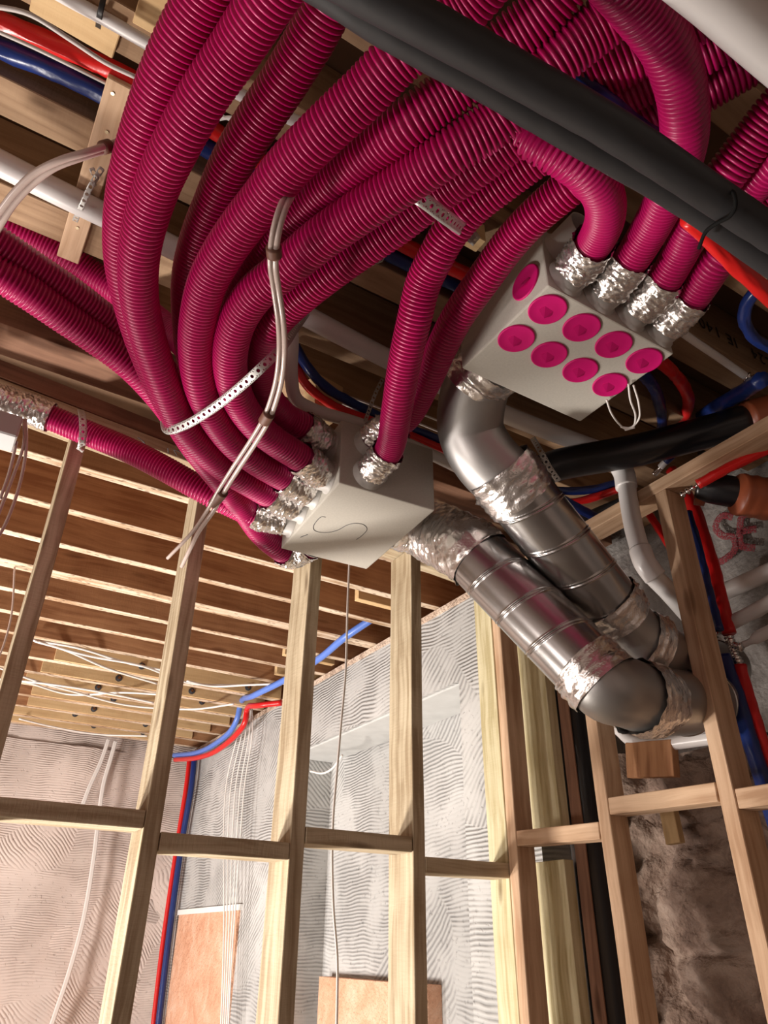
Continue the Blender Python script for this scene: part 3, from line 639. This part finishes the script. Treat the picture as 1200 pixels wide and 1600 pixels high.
a0, a1 = at(738, 862, D=2.10), at(932, 1057, D=1.84)
dirn = (a1-a0).normalized()
e0 = sl(.150, .03, .10)
E1 = [e0, e0+RS @ Vector((.05, -.005, 0)), e0+RS @ Vector((.105, -.02, -.02)), a0+dirn*.0, a0+dirn*.05]
run1 = [a0+dirn*.02, a0+dirn*.2, a1]
end1 = [a1-dirn*.02, a1+dirn*.035, at(976, 1081, D=1.845), at(1010, 1093, D=1.89), at(1050, 1097, D=1.97), at(1090, 1097, D=2.08), at(1120, 1097, D=2.18)]
rt = steel('lower spiral steel duct from the pen-marked box to the right-hand wall', E1, run1, end1,
      [([e0+RS @ Vector((.0, 0, 0)), e0+RS @ Vector((.05, -.005, 0)), e0+RS @ Vector((.105, -.02, -.02)), a0, a0+dirn*.035], .095), ([a1-dirn*.05, a1+dirn*.03], .096),
       ([at(990, 1087, D=1.86), at(1010, 1093, D=1.89), at(1026, 1095, D=1.92)], .094)])
b0, b1 = at(796, 752, D=1.97), at(958, 957, D=2.03)
dir2 = (b1-b0).normalized()
q0 = W(.96, 1.05, 1.295)
E2 = [q0, q0+Vector((0, .055, -.003)), at(735, 668, D=1.98), at(757, 715, D=1.98), b0+dir2*.02]
run2 = [b0-dir2*.0, b0.lerp(b1, .5), b1]
end2 = [b1-dir2*.02, b1+dir2*.07, at(1012, 1010, D=2.05), at(1045, 1030, D=2.12), at(1090, 1040, D=2.25), at(1130, 1045, D=2.4)]
steel('upper spiral steel duct swept down from the capped box, behind the lower one', E2, run2, end2,
      [([q0+Vector((0, .0, 0)), q0+Vector((0, .05, -.002)), q0+Vector((-.002, .09, -.012))], .094), ([b0-dir2*.05, b0+dir2*.06], .096), ([b1-dir2*.045, b1+dir2*.03], .096), ([b1+dir2*.10, at(1018, 1013, D=2.06)], .096)])
for root, c, d in ((rt, at(1040, 1101, D=1.84), 1), ):
    pass

# ------------------------------------------------------------------ big pipes
def pipe(name, label, cat, P, r, m, group=None, mod=None, n=28, step=.012):
    o = tube(name, P, r, m, step=step, n=n, mod=mod); return tag(o, label, cat, group)
pa = pipe('insulated_pipe', 'upper black insulated pipe crossing the top of the view', 'pipe', [(480, -65, .94), (600, 2, .94), (750, 84, .94), (900, 168, .94), (1000, 229, .94), (1127, 314, .94), (1260, 400, .94)], .0262, M_BLACK, 'pair of black insulated pipes', mod=lambda s, th, a, b: film_mod(s, th, a, b)*.35)
pb = pipe('insulated_pipe', 'lower black insulated pipe tied beneath the other one', 'pipe', [(400, -85, .975), (500, -30, .975), (600, 36, .975), (750, 121, .975), (900, 209, .975), (1000, 266, .975), (1107, 334, .975), (1200, 402, .975), (1270, 450, .975)], .0262, M_BLACK, 'pair of black insulated pipes', mod=lambda s, th, a, b: film_mod(s, th, a, b)*.35)
ti = tube('cable_tie', [(1092, 388, .93), (1103, 362, .925), (1120, 349, .915), (1140, 338, .905), (1149, 322, .905), (1148, 305, .915), (1140, 296, .94)], .0030, M_RUB, step=.004, n=8); tag(ti, 'black cable tie around the two black pipes', 'cable tie')
pipe('waste_pipe', 'out-of-focus white pipe across the top right corner', 'pipe', [(1060, -50, 1.0), (1120, 0, 1.0), (1162, 38, 1.0), (1200, 72, 1.0), (1300, 160, 1.0)], .033, M_WHITE)
WP = pipe('waste_pipe', 'long white pipe running diagonally behind the magenta ducts', 'pipe', [(-80, 213, 1.475), (0, 255, 1.475), (130, 320, 1.475), (260, 382, 1.475), (380, 443, 1.475), (480, 495, 1.475), (600, 558, 1.475), (700, 606, 1.475), (800, 652, 1.46), (900, 690, 1.44), (950, 710, 1.42), (974, 735, 1.36), (982, 780, 1.24), (993, 835, 1.10), (1012, 888, .98), (1045, 925, .93), (1080, 965, .90), (1120, 1010, .86)], .029, M_WHITE)
for P, rr in (([(965, 722, 1.39), (975, 740, 1.345), (979, 762, 1.29)], .0345), ([(1000, 858, 1.045), (1008, 880, .995), (1024, 902, .955)], .0335)):
    adopt(tube('pipe_socket', P, rr, M_WHITE, step=.005, n=28), WP)
pipe('waste_pipe', 'white pipe with a bend beside the clear hose', 'pipe', [(452, 480, 1.50), (456, 530, 1.43), (455, 585, 1.36), (462, 622, 1.33), (490, 640, 1.33), (560, 662, 1.33), (640, 695, 1.33), (710, 728, 1.33), (775, 765, 1.33)], .019, M_WHITE)
pipe('conduit_pipe', 'thin white conduit at the top left, hung from a black strap', 'pipe', [(40, -40, 1.47), (100, -5, 1.47), (165, 30, 1.47), (235, 70, 1.47), (380, 150, 1.47), (455, 186, 1.47), (545, 222, 1.47), (660, 290, 1.47)], .0125, M_WHITE)
pipe('conduit_pipe', 'thin white pipe beside the stamped joist at right', 'pipe', [(1040, 500, 1.44), (1075, 526, 1.44), (1125, 560, 1.44), (1165, 588, 1.44)], .011, M_WHITE)
ft = tube('pipe_fitting', [(1165, 588, 1.44), (1182, 597, 1.42)], .013, M_CHROME, step=.003, n=16, mod=lambda s, th, a, b: .0035*np.sign(np.sin(s*500))[:, None]*np.ones((1, b))); tag(ft, 'chrome fitting joining the thin white pipe and dark blue sleeve', 'fitting')
# coloured sleeves on the left
pipe('pipe_sleeve', 'red sleeved pipe from the top left corner', 'pipe', [(-60, 5, 1.53), (0, 34, 1.53), (100, 76, 1.53), (205, 124, 1.53), (335, 205, 1.53), (480, 300, 1.53), (640, 388, 1.53), (730, 430, 1.53), (820, 480, 1.54)], .019, M_RED, mod=film_mod)
pipe('pipe_sleeve', 'dark blue sleeved pipe beside the red one, top left', 'pipe', [(-60, 48, 1.54), (0, 75, 1.54), (80, 107, 1.54), (160, 146, 1.54), (330, 236, 1.54), (480, 325, 1.54), (620, 402, 1.54), (705, 440, 1.54), (800, 490, 1.54)], .021, M_BLUE, mod=film_mod)
pipe('cable', 'grey cable looping above the red sleeved pipe', 'cable', [(-20, 8, 1.42), (45, 22, 1.42), (110, 62, 1.42), (165, 98, 1.42), (215, 122, 1.42)], .0045, M_CABLE, n=10)
pipe('cable', 'grey cable between the red and blue sleeved pipes', 'cable', [(-20, 42, 1.50), (50, 73, 1.50), (110, 102, 1.50), (170, 132, 1.52)], .004, M_CABLE, n=10)
pipe('cable', 'pale cable crossing between ducts near the top left', 'cable', [(330, 188, 1.45), (365, 184, 1.45), (400, 198, 1.45)], .004, M_WHITE2, n=10)
pipe('cable', 'second pale cable crossing between ducts near the top left', 'cable', [(335, 176, 1.45), (370, 190, 1.45), (410, 190, 1.45)], .0035, M_WHITE2, n=10)
# middle pair
pipe('pipe_sleeve', 'dark blue sleeved pipe curving behind the bent white pipe', 'pipe', [(462, 540, 1.50), (480, 572, 1.46), (510, 605, 1.43), (560, 635, 1.42), (620, 662, 1.42), (700, 692, 1.42), (780, 730, 1.42), (860, 765, 1.42), (925, 765, 1.42), (990, 745, 1.42)], .0145, M_BLUE, mod=film_mod)
pipe('pipe_sleeve', 'red sleeved pipe curving behind the bent white pipe', 'pipe', [(458, 562, 1.48), (475, 596, 1.43), (508, 626, 1.40), (560, 650, 1.39), (620, 673, 1.39), (700, 706, 1.39), (780, 745, 1.39), (880, 785, 1.39), (935, 775, 1.39), (990, 755, 1.39)], .0135, M_RED, mod=film_mod)
pipe('pipe_sleeve', 'dark blue sleeve descending behind the upper steel duct', 'pipe', [(850, 765, 1.36), (890, 787, 1.34), (925, 805, 1.32), (960, 822, 1.31)], .016, M_BLUE, mod=film_mod)
pipe('insulated_pipe', 'short black pipe glimpsed below the soil pipe', 'pipe', [(900, 815, 1.42), (960, 790, 1.42), (1010, 770, 1.42)], .02, M_BLACK)
for i, P in enumerate(([(500, 618), (560, 640), (610, 652), (700, 690)], [(505, 608), (560, 625), (620, 648), (700, 680)], [(640, 640), (690, 660), (740, 690)])):
    pipe('cable', ['pale cable looping above the blue sleeve, upper', 'pale cable looping above the blue sleeve, lower', 'pale cable right of the two front ducts'][i], 'cable', [(x, y, 1.49) for x, y in P], .0035, M_WHITE2, n=8)
# hoses under the capped box
pipe('pipe_sleeve', 'red sleeved pipe looping below the capped box', 'pipe', [at(1005, 545, D=2.0), at(1040, 572, D=2.1), at(1066, 600, D=2.25), at(1076, 630, D=2.38), at(1066, 660, D=2.45), at(1045, 700, D=2.52)], .0185, M_RED, mod=film_mod)
pipe('pipe_sleeve', 'blue sleeved pipe looping below the capped box', 'pipe', [at(985, 570, D=2.0), at(1010, 590, D=2.12), at(1028, 620, D=2.3), at(1034, 660, D=2.45), at(1036, 700, D=2.52)], .0175, M_BLUE, mod=film_mod)
pipe('pipe_sleeve', 'dark blue sleeved pipe rising to the chrome fitting', 'pipe', [at(1190, 594, D=1.98), at(1150, 618, D=2.2), at(1110, 642, D=2.42), at(1080, 665, D=2.5), at(1050, 690, D=2.52)], .023, M_BLUE, mod=film_mod)
pipe('pipe_sleeve', 'blue sleeved pipe bowing at the right edge', 'pipe', [(1215, 440, 1.40), (1180, 455, 1.40), (1163, 490, 1.40), (1175, 525, 1.40), (1215, 550, 1.40)], .0150, M_BLUE, mod=film_mod)
pipe('pipe_sleeve', 'bright red sleeved pipe emerging under the black pipes at right', 'pipe', [(1075, 340, 1.06), (1110, 376, 1.06), (1150, 415, 1.06), (1200, 462, 1.06), (1260, 520, 1.06)], .0150, M_RED, mod=film_mod)
pipe('pipe_sleeve', 'blue sleeved pipe glimpsed above the black pipes, top right', 'pipe', [(850, 80, 1.30), (900, 126, 1.20), (950, 162, 1.16), (995, 196, 1.17), (1035, 222, 1.22)], .0150, M_BLUE, mod=film_mod)
tr = empty('white_cable_loop', at(975, 660, Z=1.18), 'knotted white cable loop hanging below the capped box', 'cable')
for P in ([(948, 625), (955, 645), (967, 662), (978, 670), (992, 668)], [(982, 600), (985, 625), (993, 650), (988, 668), (976, 672)], [(990, 602), (998, 630), (998, 655), (985, 668), (970, 667)]):
    adopt(tube('cable', [(x, y, 1.19) for x, y in P], .0026, M_WHITE2, step=.004, n=8), tr)
# soil pipes
so = pipe('soil_pipe', 'large black soil pipe behind the top plate, right of the steel ducts', 'pipe', [at(848, 735, D=2.35), at(870, 727, D=2.35), at(1000, 702, D=2.3), at(1172, 656, D=2.3)], .052, M_BLKP)
c1 = pipe('drain_coupling', 'orange-brown coupling at the end of the large black soil pipe', 'coupling', [at(1168, 657, D=2.28), at(1215, 643, D=2.28)], .060, M_ORANGE)
so2 = pipe('soil_pipe', 'second black soil pipe below the plate at the right edge', 'pipe', [at(1092, 758, D=2.25), at(1125, 765, D=2.22), at(1165, 772, D=2.2), at(1260, 790, D=2.2)], .048, M_BLKP)
c2 = pipe('drain_coupling', 'ribbed orange-brown coupling at the right edge on the black pipe', 'coupling', [at(1152, 772, D=2.17), at(1230, 785, D=2.17)], .062, M_ORANGE, mod=lambda s, th, a, b: .003*(np.sin(s*160)[:, None] > .3)*np.ones((1, b)))
c3 = pipe('drain_coupling', 'orange-brown coupling ring at the left end of the lower black pipe', 'coupling', [at(1088, 762, D=2.27), at(1104, 764, D=2.26)], .055, M_ORANGE)
pipe('soil_pipe', 'tall black vertical soil pipe behind the right-hand noggins', 'pipe', [W(2.025, 1.965, -1.4), W(2.025, 1.965, .5), W(2.025, 1.965, 1.30)], .062, M_BLKP)
# right: sleeves and white pipes behind the right-hand studs
def PX(pts, X): return [at(x, y, X=X) for x, y in pts]
pipe('pipe_sleeve', 'thick red sleeved pipe coming down past the red marking on the concrete', 'pipe', PX([(1050, 735), (1082, 790), (1103, 850), (1120, 910), (1133, 965), (1140, 990)], 1.98), .0215, M_RED, mod=film_mod)
pipe('pipe_sleeve', 'thin red sleeve left of the right-hand stud top', 'pipe', PX([(1005, 790), (1028, 825), (1050, 860)], 1.95), .013, M_RED, mod=film_mod)
pipe('pipe_sleeve', 'dark blue sleeve behind the right-hand stud, upper', 'pipe', PX([(1075, 800), (1093, 860), (1110, 930), (1125, 985)], 1.93), .012, M_BLUE, mod=film_mod)
pipe('pipe_sleeve', 'dark blue sleeve behind the right-hand stud, lower', 'pipe', PX([(1130, 1025), (1150, 1085), (1170, 1150), (1195, 1230), (1225, 1330)], 1.95), .022, M_BLUE, mod=film_mod)
pipe('pipe_sleeve', 'red sleeved pipe below the chrome tee, right edge', 'pipe', PX([(1155, 1040), (1163, 1075), (1180, 1130), (1205, 1210)], 1.98), .0205, M_RED, mod=film_mod)
pipe('pipe_sleeve', 'red sleeved pipe under the plate at the right edge', 'pipe', [at(1090, 757, D=2.15), at(1130, 735, D=2.12), at(1215, 695, D=2.08)], .0145, M_RED, mod=film_mod)
pipe('waste_pipe', 'uppermost white pipe on the concrete, right edge', 'pipe', PX([(1120, 930), (1160, 912), (1260, 868)], 2.2), .029, M_WHITE)
pipe('lagged_pipe', 'middle white wrapped pipe at the right edge, meeting the fittings', 'pipe', PX([(1118, 983), (1145, 972), (1175, 957), (1250, 915)], 2.0), .0215, M_WHITE, mod=film_mod)
pipe('lagged_pipe', 'lowest white wrapped pipe at the right edge', 'pipe', PX([(1152, 1012), (1170, 1003), (1185, 995), (1260, 955)], 2.0), .018, M_WHITE, mod=lambda s, th, a, b: film_mod(s, th, a, b)-.009*(1/(1+np.exp((s-.055)*300)))[:, None])
tee = empty('pipe_tee', at(1140, 1005, X=1.99), 'chrome and brass tee fitting between red sleeves and white pipes', 'fitting')
for P, r in (([(1137, 990), (1142, 1005)], .013), ([(1142, 1005), (1150, 1030)], .011), ([(1142, 1008), (1160, 1012)], .012), ([(1110, 985), (1122, 992)], .014), ([(1150, 1028), (1155, 1042)], .015)):
    adopt(tube('fitting_body', PX(P, 1.99), r, M_CHROME, step=.003, n=16, mod=lambda s, th, a, b: .002*np.sign(np.sin(s*600))[:, None]*np.ones((1, b))), tee)
vv = empty('pipe_connector', at(1030, 732, X=2.0), 'small white and chrome connector with blue end below the soil pipe', 'fitting')
adopt(tube('connector_nut', PX([(1022, 741), (1032, 730)], 1.98), .011, M_CHROME, step=.003, n=16), vv)
adopt(tube('connector_body', PX([(1032, 730), (1040, 721)], 1.98), .012, M_WHITE, step=.003, n=16), vv)
adopt(tube('blue_end', PX([(1040, 721), (1050, 712)], 1.98), .0145, M_BLUE, step=.003, n=16), vv)
v2 = tube('pipe_connector', [at(1064, 774, D=2.2), at(1090, 758, D=2.17)], .008, M_CHROME, step=.003, n=14, mod=lambda s, th, a, b: .003*np.sign(np.sin(s*350))[:, None]*np.ones((1, b))); tag(v2, 'small chrome connector on the end of the red sleeve near the orange coupling', 'fitting')
pipe('waste_pipe', 'white pipe with two bends under the lower steel duct', 'pipe', PX([(940, 1120), (965, 1138), (985, 1156), (1010, 1165), (1035, 1164), (1075, 1158), (1130, 1150)], 1.88), .0195, M_WHITE)
# graffiti on the concrete
gf = empty('spray_marking', at(1150, 840, X=2.31), 'red sprayed letters on the concrete wall at the right', 'marking')
for P in ([(1145, 808), (1128, 806), (1118, 822), (1128, 836), (1146, 840), (1148, 858), (1132, 874), (1118, 880)], [(1178, 802), (1160, 806), (1156, 830), (1158, 852), (1180, 856)], [(1157, 830), (1182, 826)]):
    pp = [at(x, y, X=2.325) for x, y in P]
    adopt(ribbon('paint_stroke', pp, .028, M_SPRAY, normal=(-1, 0, 0), thick=.0008), gf)

# ------------------------------------------------------------------ clear twin hose
hs = empty('twin_hose', at(430, 650, Z=.99), 'milky clear twin hose with brown tape bands hanging in front of the ducts', 'hose')
main = [(500, 255, 1.24), (478, 275, 1.19), (456, 298, 1.10), (441, 325, 1.05), (430, 365, 1.02), (426, 410, 1.01), (431, 450, 1.01), (438, 500, 1.0), (440, 545, 1.0), (436, 590, .99), (427, 625, .98), (415, 656, .97), (395, 690, .96), (370, 728, .95), (345, 768, .94), (330, 795, .93)]
def shift(P, dx, dy=0, dz=0): return [(x+dx, y+dy, z+dz) for x, y, z in P]
adopt(tube('hose', shift(main, -4, -1)+[(300, 832, .93), (262, 872, .93)], 0.0048, M_HOSE, step=.006, n=14), hs)
adopt(tube('hose', shift(main, 4.5, 2)+[(311, 830, .92), (297, 858, .92), (284, 885, .92)], 0.0056, M_HOSE, step=.006, n=14), hs)
for x, y, z, dx, dy in ((428, 393, 1.015, 1, 9), (417, 652, .972, -5, 8), (341, 778, .94, -9, 11)):
    t = tube('brown_tape', [(x+dx*-.8, y+dy*-.8, z), (x+dx*.8, y+dy*.8, z)], .0135, M_BROWNTAPE, step=.004, n=18); adopt(t, hs); t['label'] = 'brown tape band'
h2 = empty('twin_hose', at(80, 270, Z=1.12), 'milky clear twin hose arching in from the left edge', 'hose')
adopt(tube('hose', [(-30, 370, 1.08), (0, 330, 1.09), (25, 298, 1.1), (55, 270, 1.11), (95, 250, 1.12), (135, 238, 1.14), (172, 226, 1.18), (200, 215, 1.26)], .0062, M_HOSE, step=.006, n=14), h2)
adopt(tube('hose', [(-25, 395, 1.08), (0, 352, 1.09), (22, 318, 1.1), (50, 288, 1.11), (85, 262, 1.12), (130, 245, 1.14), (170, 233, 1.18), (200, 224, 1.26)], .0062, M_HOSE, step=.006, n=14), h2)
t = tube('brown_tape', [(160, 231, 1.165), (170, 228, 1.18)], .0115, M_BROWNTAPE, step=.004, n=18); adopt(t, h2)

# ------------------------------------------------------------------ perforated straps
def strap(label, P, wd, normal=(0, 0, -1), m=M_STRAP, name='perforated_strap'):
    o = ribbon(name, P, wd, m, normal); return tag(o, label, 'strap', 'perforated fixing straps')
strap('long perforated strap slung under the magenta duct bundle', [(256, 655, 1.12), (262, 672, 1.055), (290, 664, 1.035), (330, 640, 1.03), (375, 605, 1.03), (410, 573, 1.045), (440, 543, 1.12), (460, 515, 1.25), (480, 487, 1.47)], .021, normal=tuple(-ray(360, 610)))
strap('perforated strap hanging across two ducts beside the small block', [(600, 285, 1.30), (655, 308, 1.10), (695, 338, 1.12), (733, 366, 1.24), (745, 378, 1.44)], .026, normal=tuple(-ray(700, 340)))
sx = strap('perforated strap holding the duct to the leftmost stud', [(126, 640, 1.36), (129, 652, 1.275), (130, 672, 1.235), (128, 694, 1.20), (124, 704, 1.24)], .020, normal=(0, -1, -.3))
strap('perforated strap drop beside the front foil collars', [(598, 592, 1.51), (588, 612, 1.45), (578, 638, 1.38), (570, 660, 1.30)], .012, normal=(0, -1, -.2))
strap('perforated strap looped round the large black soil pipe', [at(832, 684, D=2.3), at(845, 706, D=2.2), at(858, 730, D=2.2), at(873, 752, D=2.25)], .018, normal=tuple(-ray(850, 720)))
strap('perforated strap holding the long white pipe on the batten', [(160, 262, 1.475), (151, 276, 1.46), (141, 293, 1.445), (131, 314, 1.44), (121, 336, 1.455), (117, 346, 1.475)], .013)
strap('curl of perforated strap sticking out beside the batten', [(143, 262, 1.47), (148, 275, 1.46), (150, 285, 1.42), (144, 290, 1.41)], .012, normal=(.4, -.3, -.6))
strap('perforated strap end beside the middle red and blue pipes', [(560, 420, 1.42), (580, 412, 1.43), (600, 405, 1.46)], .020)
M_DKSTRAP = plain('black_steel_strap', (.03, .028, .028), rough=.5, metal=.5)
o = strap('black chain-like strap hanging the thin white conduit', [(166, -20, 1.50), (160, 5, 1.46), (156, 22, 1.452), (153, 44, 1.49)], .010, m=M_DKSTRAP)

# ------------------------------------------------------------------ cables and sleeves in the far room
def far_pipe(name, label, cat, P, r, m, **k): return pipe(name, label, cat, P, r, m, n=10, step=.02, **k)
XW = 1.94
far_pipe('pipe_sleeve', 'blue pipe turning along the far ceiling and down into the corner', 'pipe', [at(580, 968, Z=1.50), at(540, 995, Z=1.44), at(500, 1028, Z=1.42), at(440, 1065, Z=1.40), at(398, 1086, Z=1.38)]+PX([(376, 1100), (371, 1122), (362, 1140), (335, 1163), (310, 1175), (272, 1180)], 1.84), .020, M_BLUEP)
far_pipe('pipe_sleeve', 'red pipe beside the blue one along the far ceiling', 'pipe', [at(440, 1098, Z=1.36), at(405, 1102, Z=1.36)]+PX([(386, 1109), (383, 1128), (370, 1147), (340, 1172), (312, 1183), (274, 1187)], 1.84), .020, M_RED)
far_pipe('pipe_sleeve', 'red pipe running down the far left corner', 'pipe', PX([(297, 1178), (291, 1230), (280, 1300), (268, 1380), (254, 1480), (240, 1600), (230, 1700)], XW-.02), .020, M_RED)
far_pipe('pipe_sleeve', 'blue pipe running down the far left corner', 'pipe', PX([(304, 1184), (299, 1230), (287, 1300), (275, 1380), (262, 1480), (248, 1600), (238, 1700)], XW), .024, M_BLUE)
for i, dx in enumerate((-9, -4, 1, 6, 10)):
    far_pipe('hanging_cable', 'white cable hanging down the grey wall, '+['leftmost', 'second', 'middle', 'fourth', 'rightmost'][i]+' of five', 'cable', PX([(388+dx*.6, 1108), (382+dx*1.2, 1150), (368+dx*1.5, 1220), (362+dx*1.4, 1300), (359+dx, 1400), (355+dx*.7, 1500), (350+dx*.6, 1620)], 1.9), .0045, M_WHITE2, group='white cables hanging down the grey wall')
far_pipe('hanging_cable', 'thin single cable dropping from behind the pen-marked box', 'cable', [at(x, y, Y=2.5) for x, y in ((546, 875), (543, 950), (540, 1050), (533, 1130), (527, 1200), (521, 1270), (519, 1330), (521, 1420), (527, 1500), (526, 1610))], .0045, M_CABLE)
for P, lb in (([(181, 1158), (172, 1190), (162, 1225), (153, 1290), (147, 1340), (130, 1440), (108, 1520), (78, 1610)], 'white cable trunking strip down the pink wall'), ([(170, 1155), (158, 1190), (140, 1230), (128, 1262)], 'shorter white strip beside the trunking at the top of the pink wall')):
    o = ribbon('cable_trunking', [at(x, y, Y=6.5) for x, y in P], .030, M_WHITE2, normal=(0, -1, 0), thick=.018); tag(o, lb, 'trunking')
for i, (P, z) in enumerate((([(50, 1000), (120, 1012), (200, 1036), (260, 1048)], 1.43), ([(55, 1002), (100, 1015), (170, 1045), (245, 1068)], 1.42), ([(60, 1003), (140, 1025), (220, 1040), (300, 1068), (400, 1070)], 1.42), ([(-10, 1040), (50, 1062), (120, 1082), (200, 1102), (300, 1108), (365, 1100)], 1.41), ([(40, 1065), (110, 1085), (190, 1082), (250, 1085)], 1.42), ([(-10, 1060), (70, 1068), (150, 1080), (240, 1098)], 1.40), ([(292, 1064), (330, 1072), (390, 1070), (445, 1068)], 1.41), ([(30, 1123), (80, 1135), (150, 1147), (230, 1150)], 1.43))):
    far_pipe('ceiling_cable', 'white cable strung under the far joists, '+['nearest and highest', 'second from nearest', 'third, crossing to the grey wall', 'long sagging one', 'short crossing one', 'low one at left', 'right-hand one over the pipes', 'farthest one along the last board'][i], 'cable', [at(x, y, Z=z) for x, y in P], .007, M_WHITE2, group='white cables under the far joists')
for i, P in enumerate(([(40, 655), (41, 700), (30, 760), (8, 820), (-10, 850)], [(36, 655), (38, 690), (22, 740), (-5, 810)], [(26, 690), (14, 740), (0, 780)], [(23, 886), (18, 960), (5, 1010), (-8, 1040)])):
    far_pipe('hanging_cable', 'thin pinkish cable drooping at the left edge, '+['rightmost below the foil joint', 'middle below the foil joint', 'short one below the grey casing', 'lower one hanging from a joist'][i], 'cable', [at(x, y, Y=1.93 if i < 3 else 3.42) for x, y in P], .0042, M_HOSE)
loop = far_pipe('hanging_cable', 'looped white cables in the lintel shadow beside the third stud', 'cable', [at(x, y, X=1.98) for x, y in ((485, 1205), (505, 1208), (520, 1200), (535, 1180))], .006, M_WHITE2)
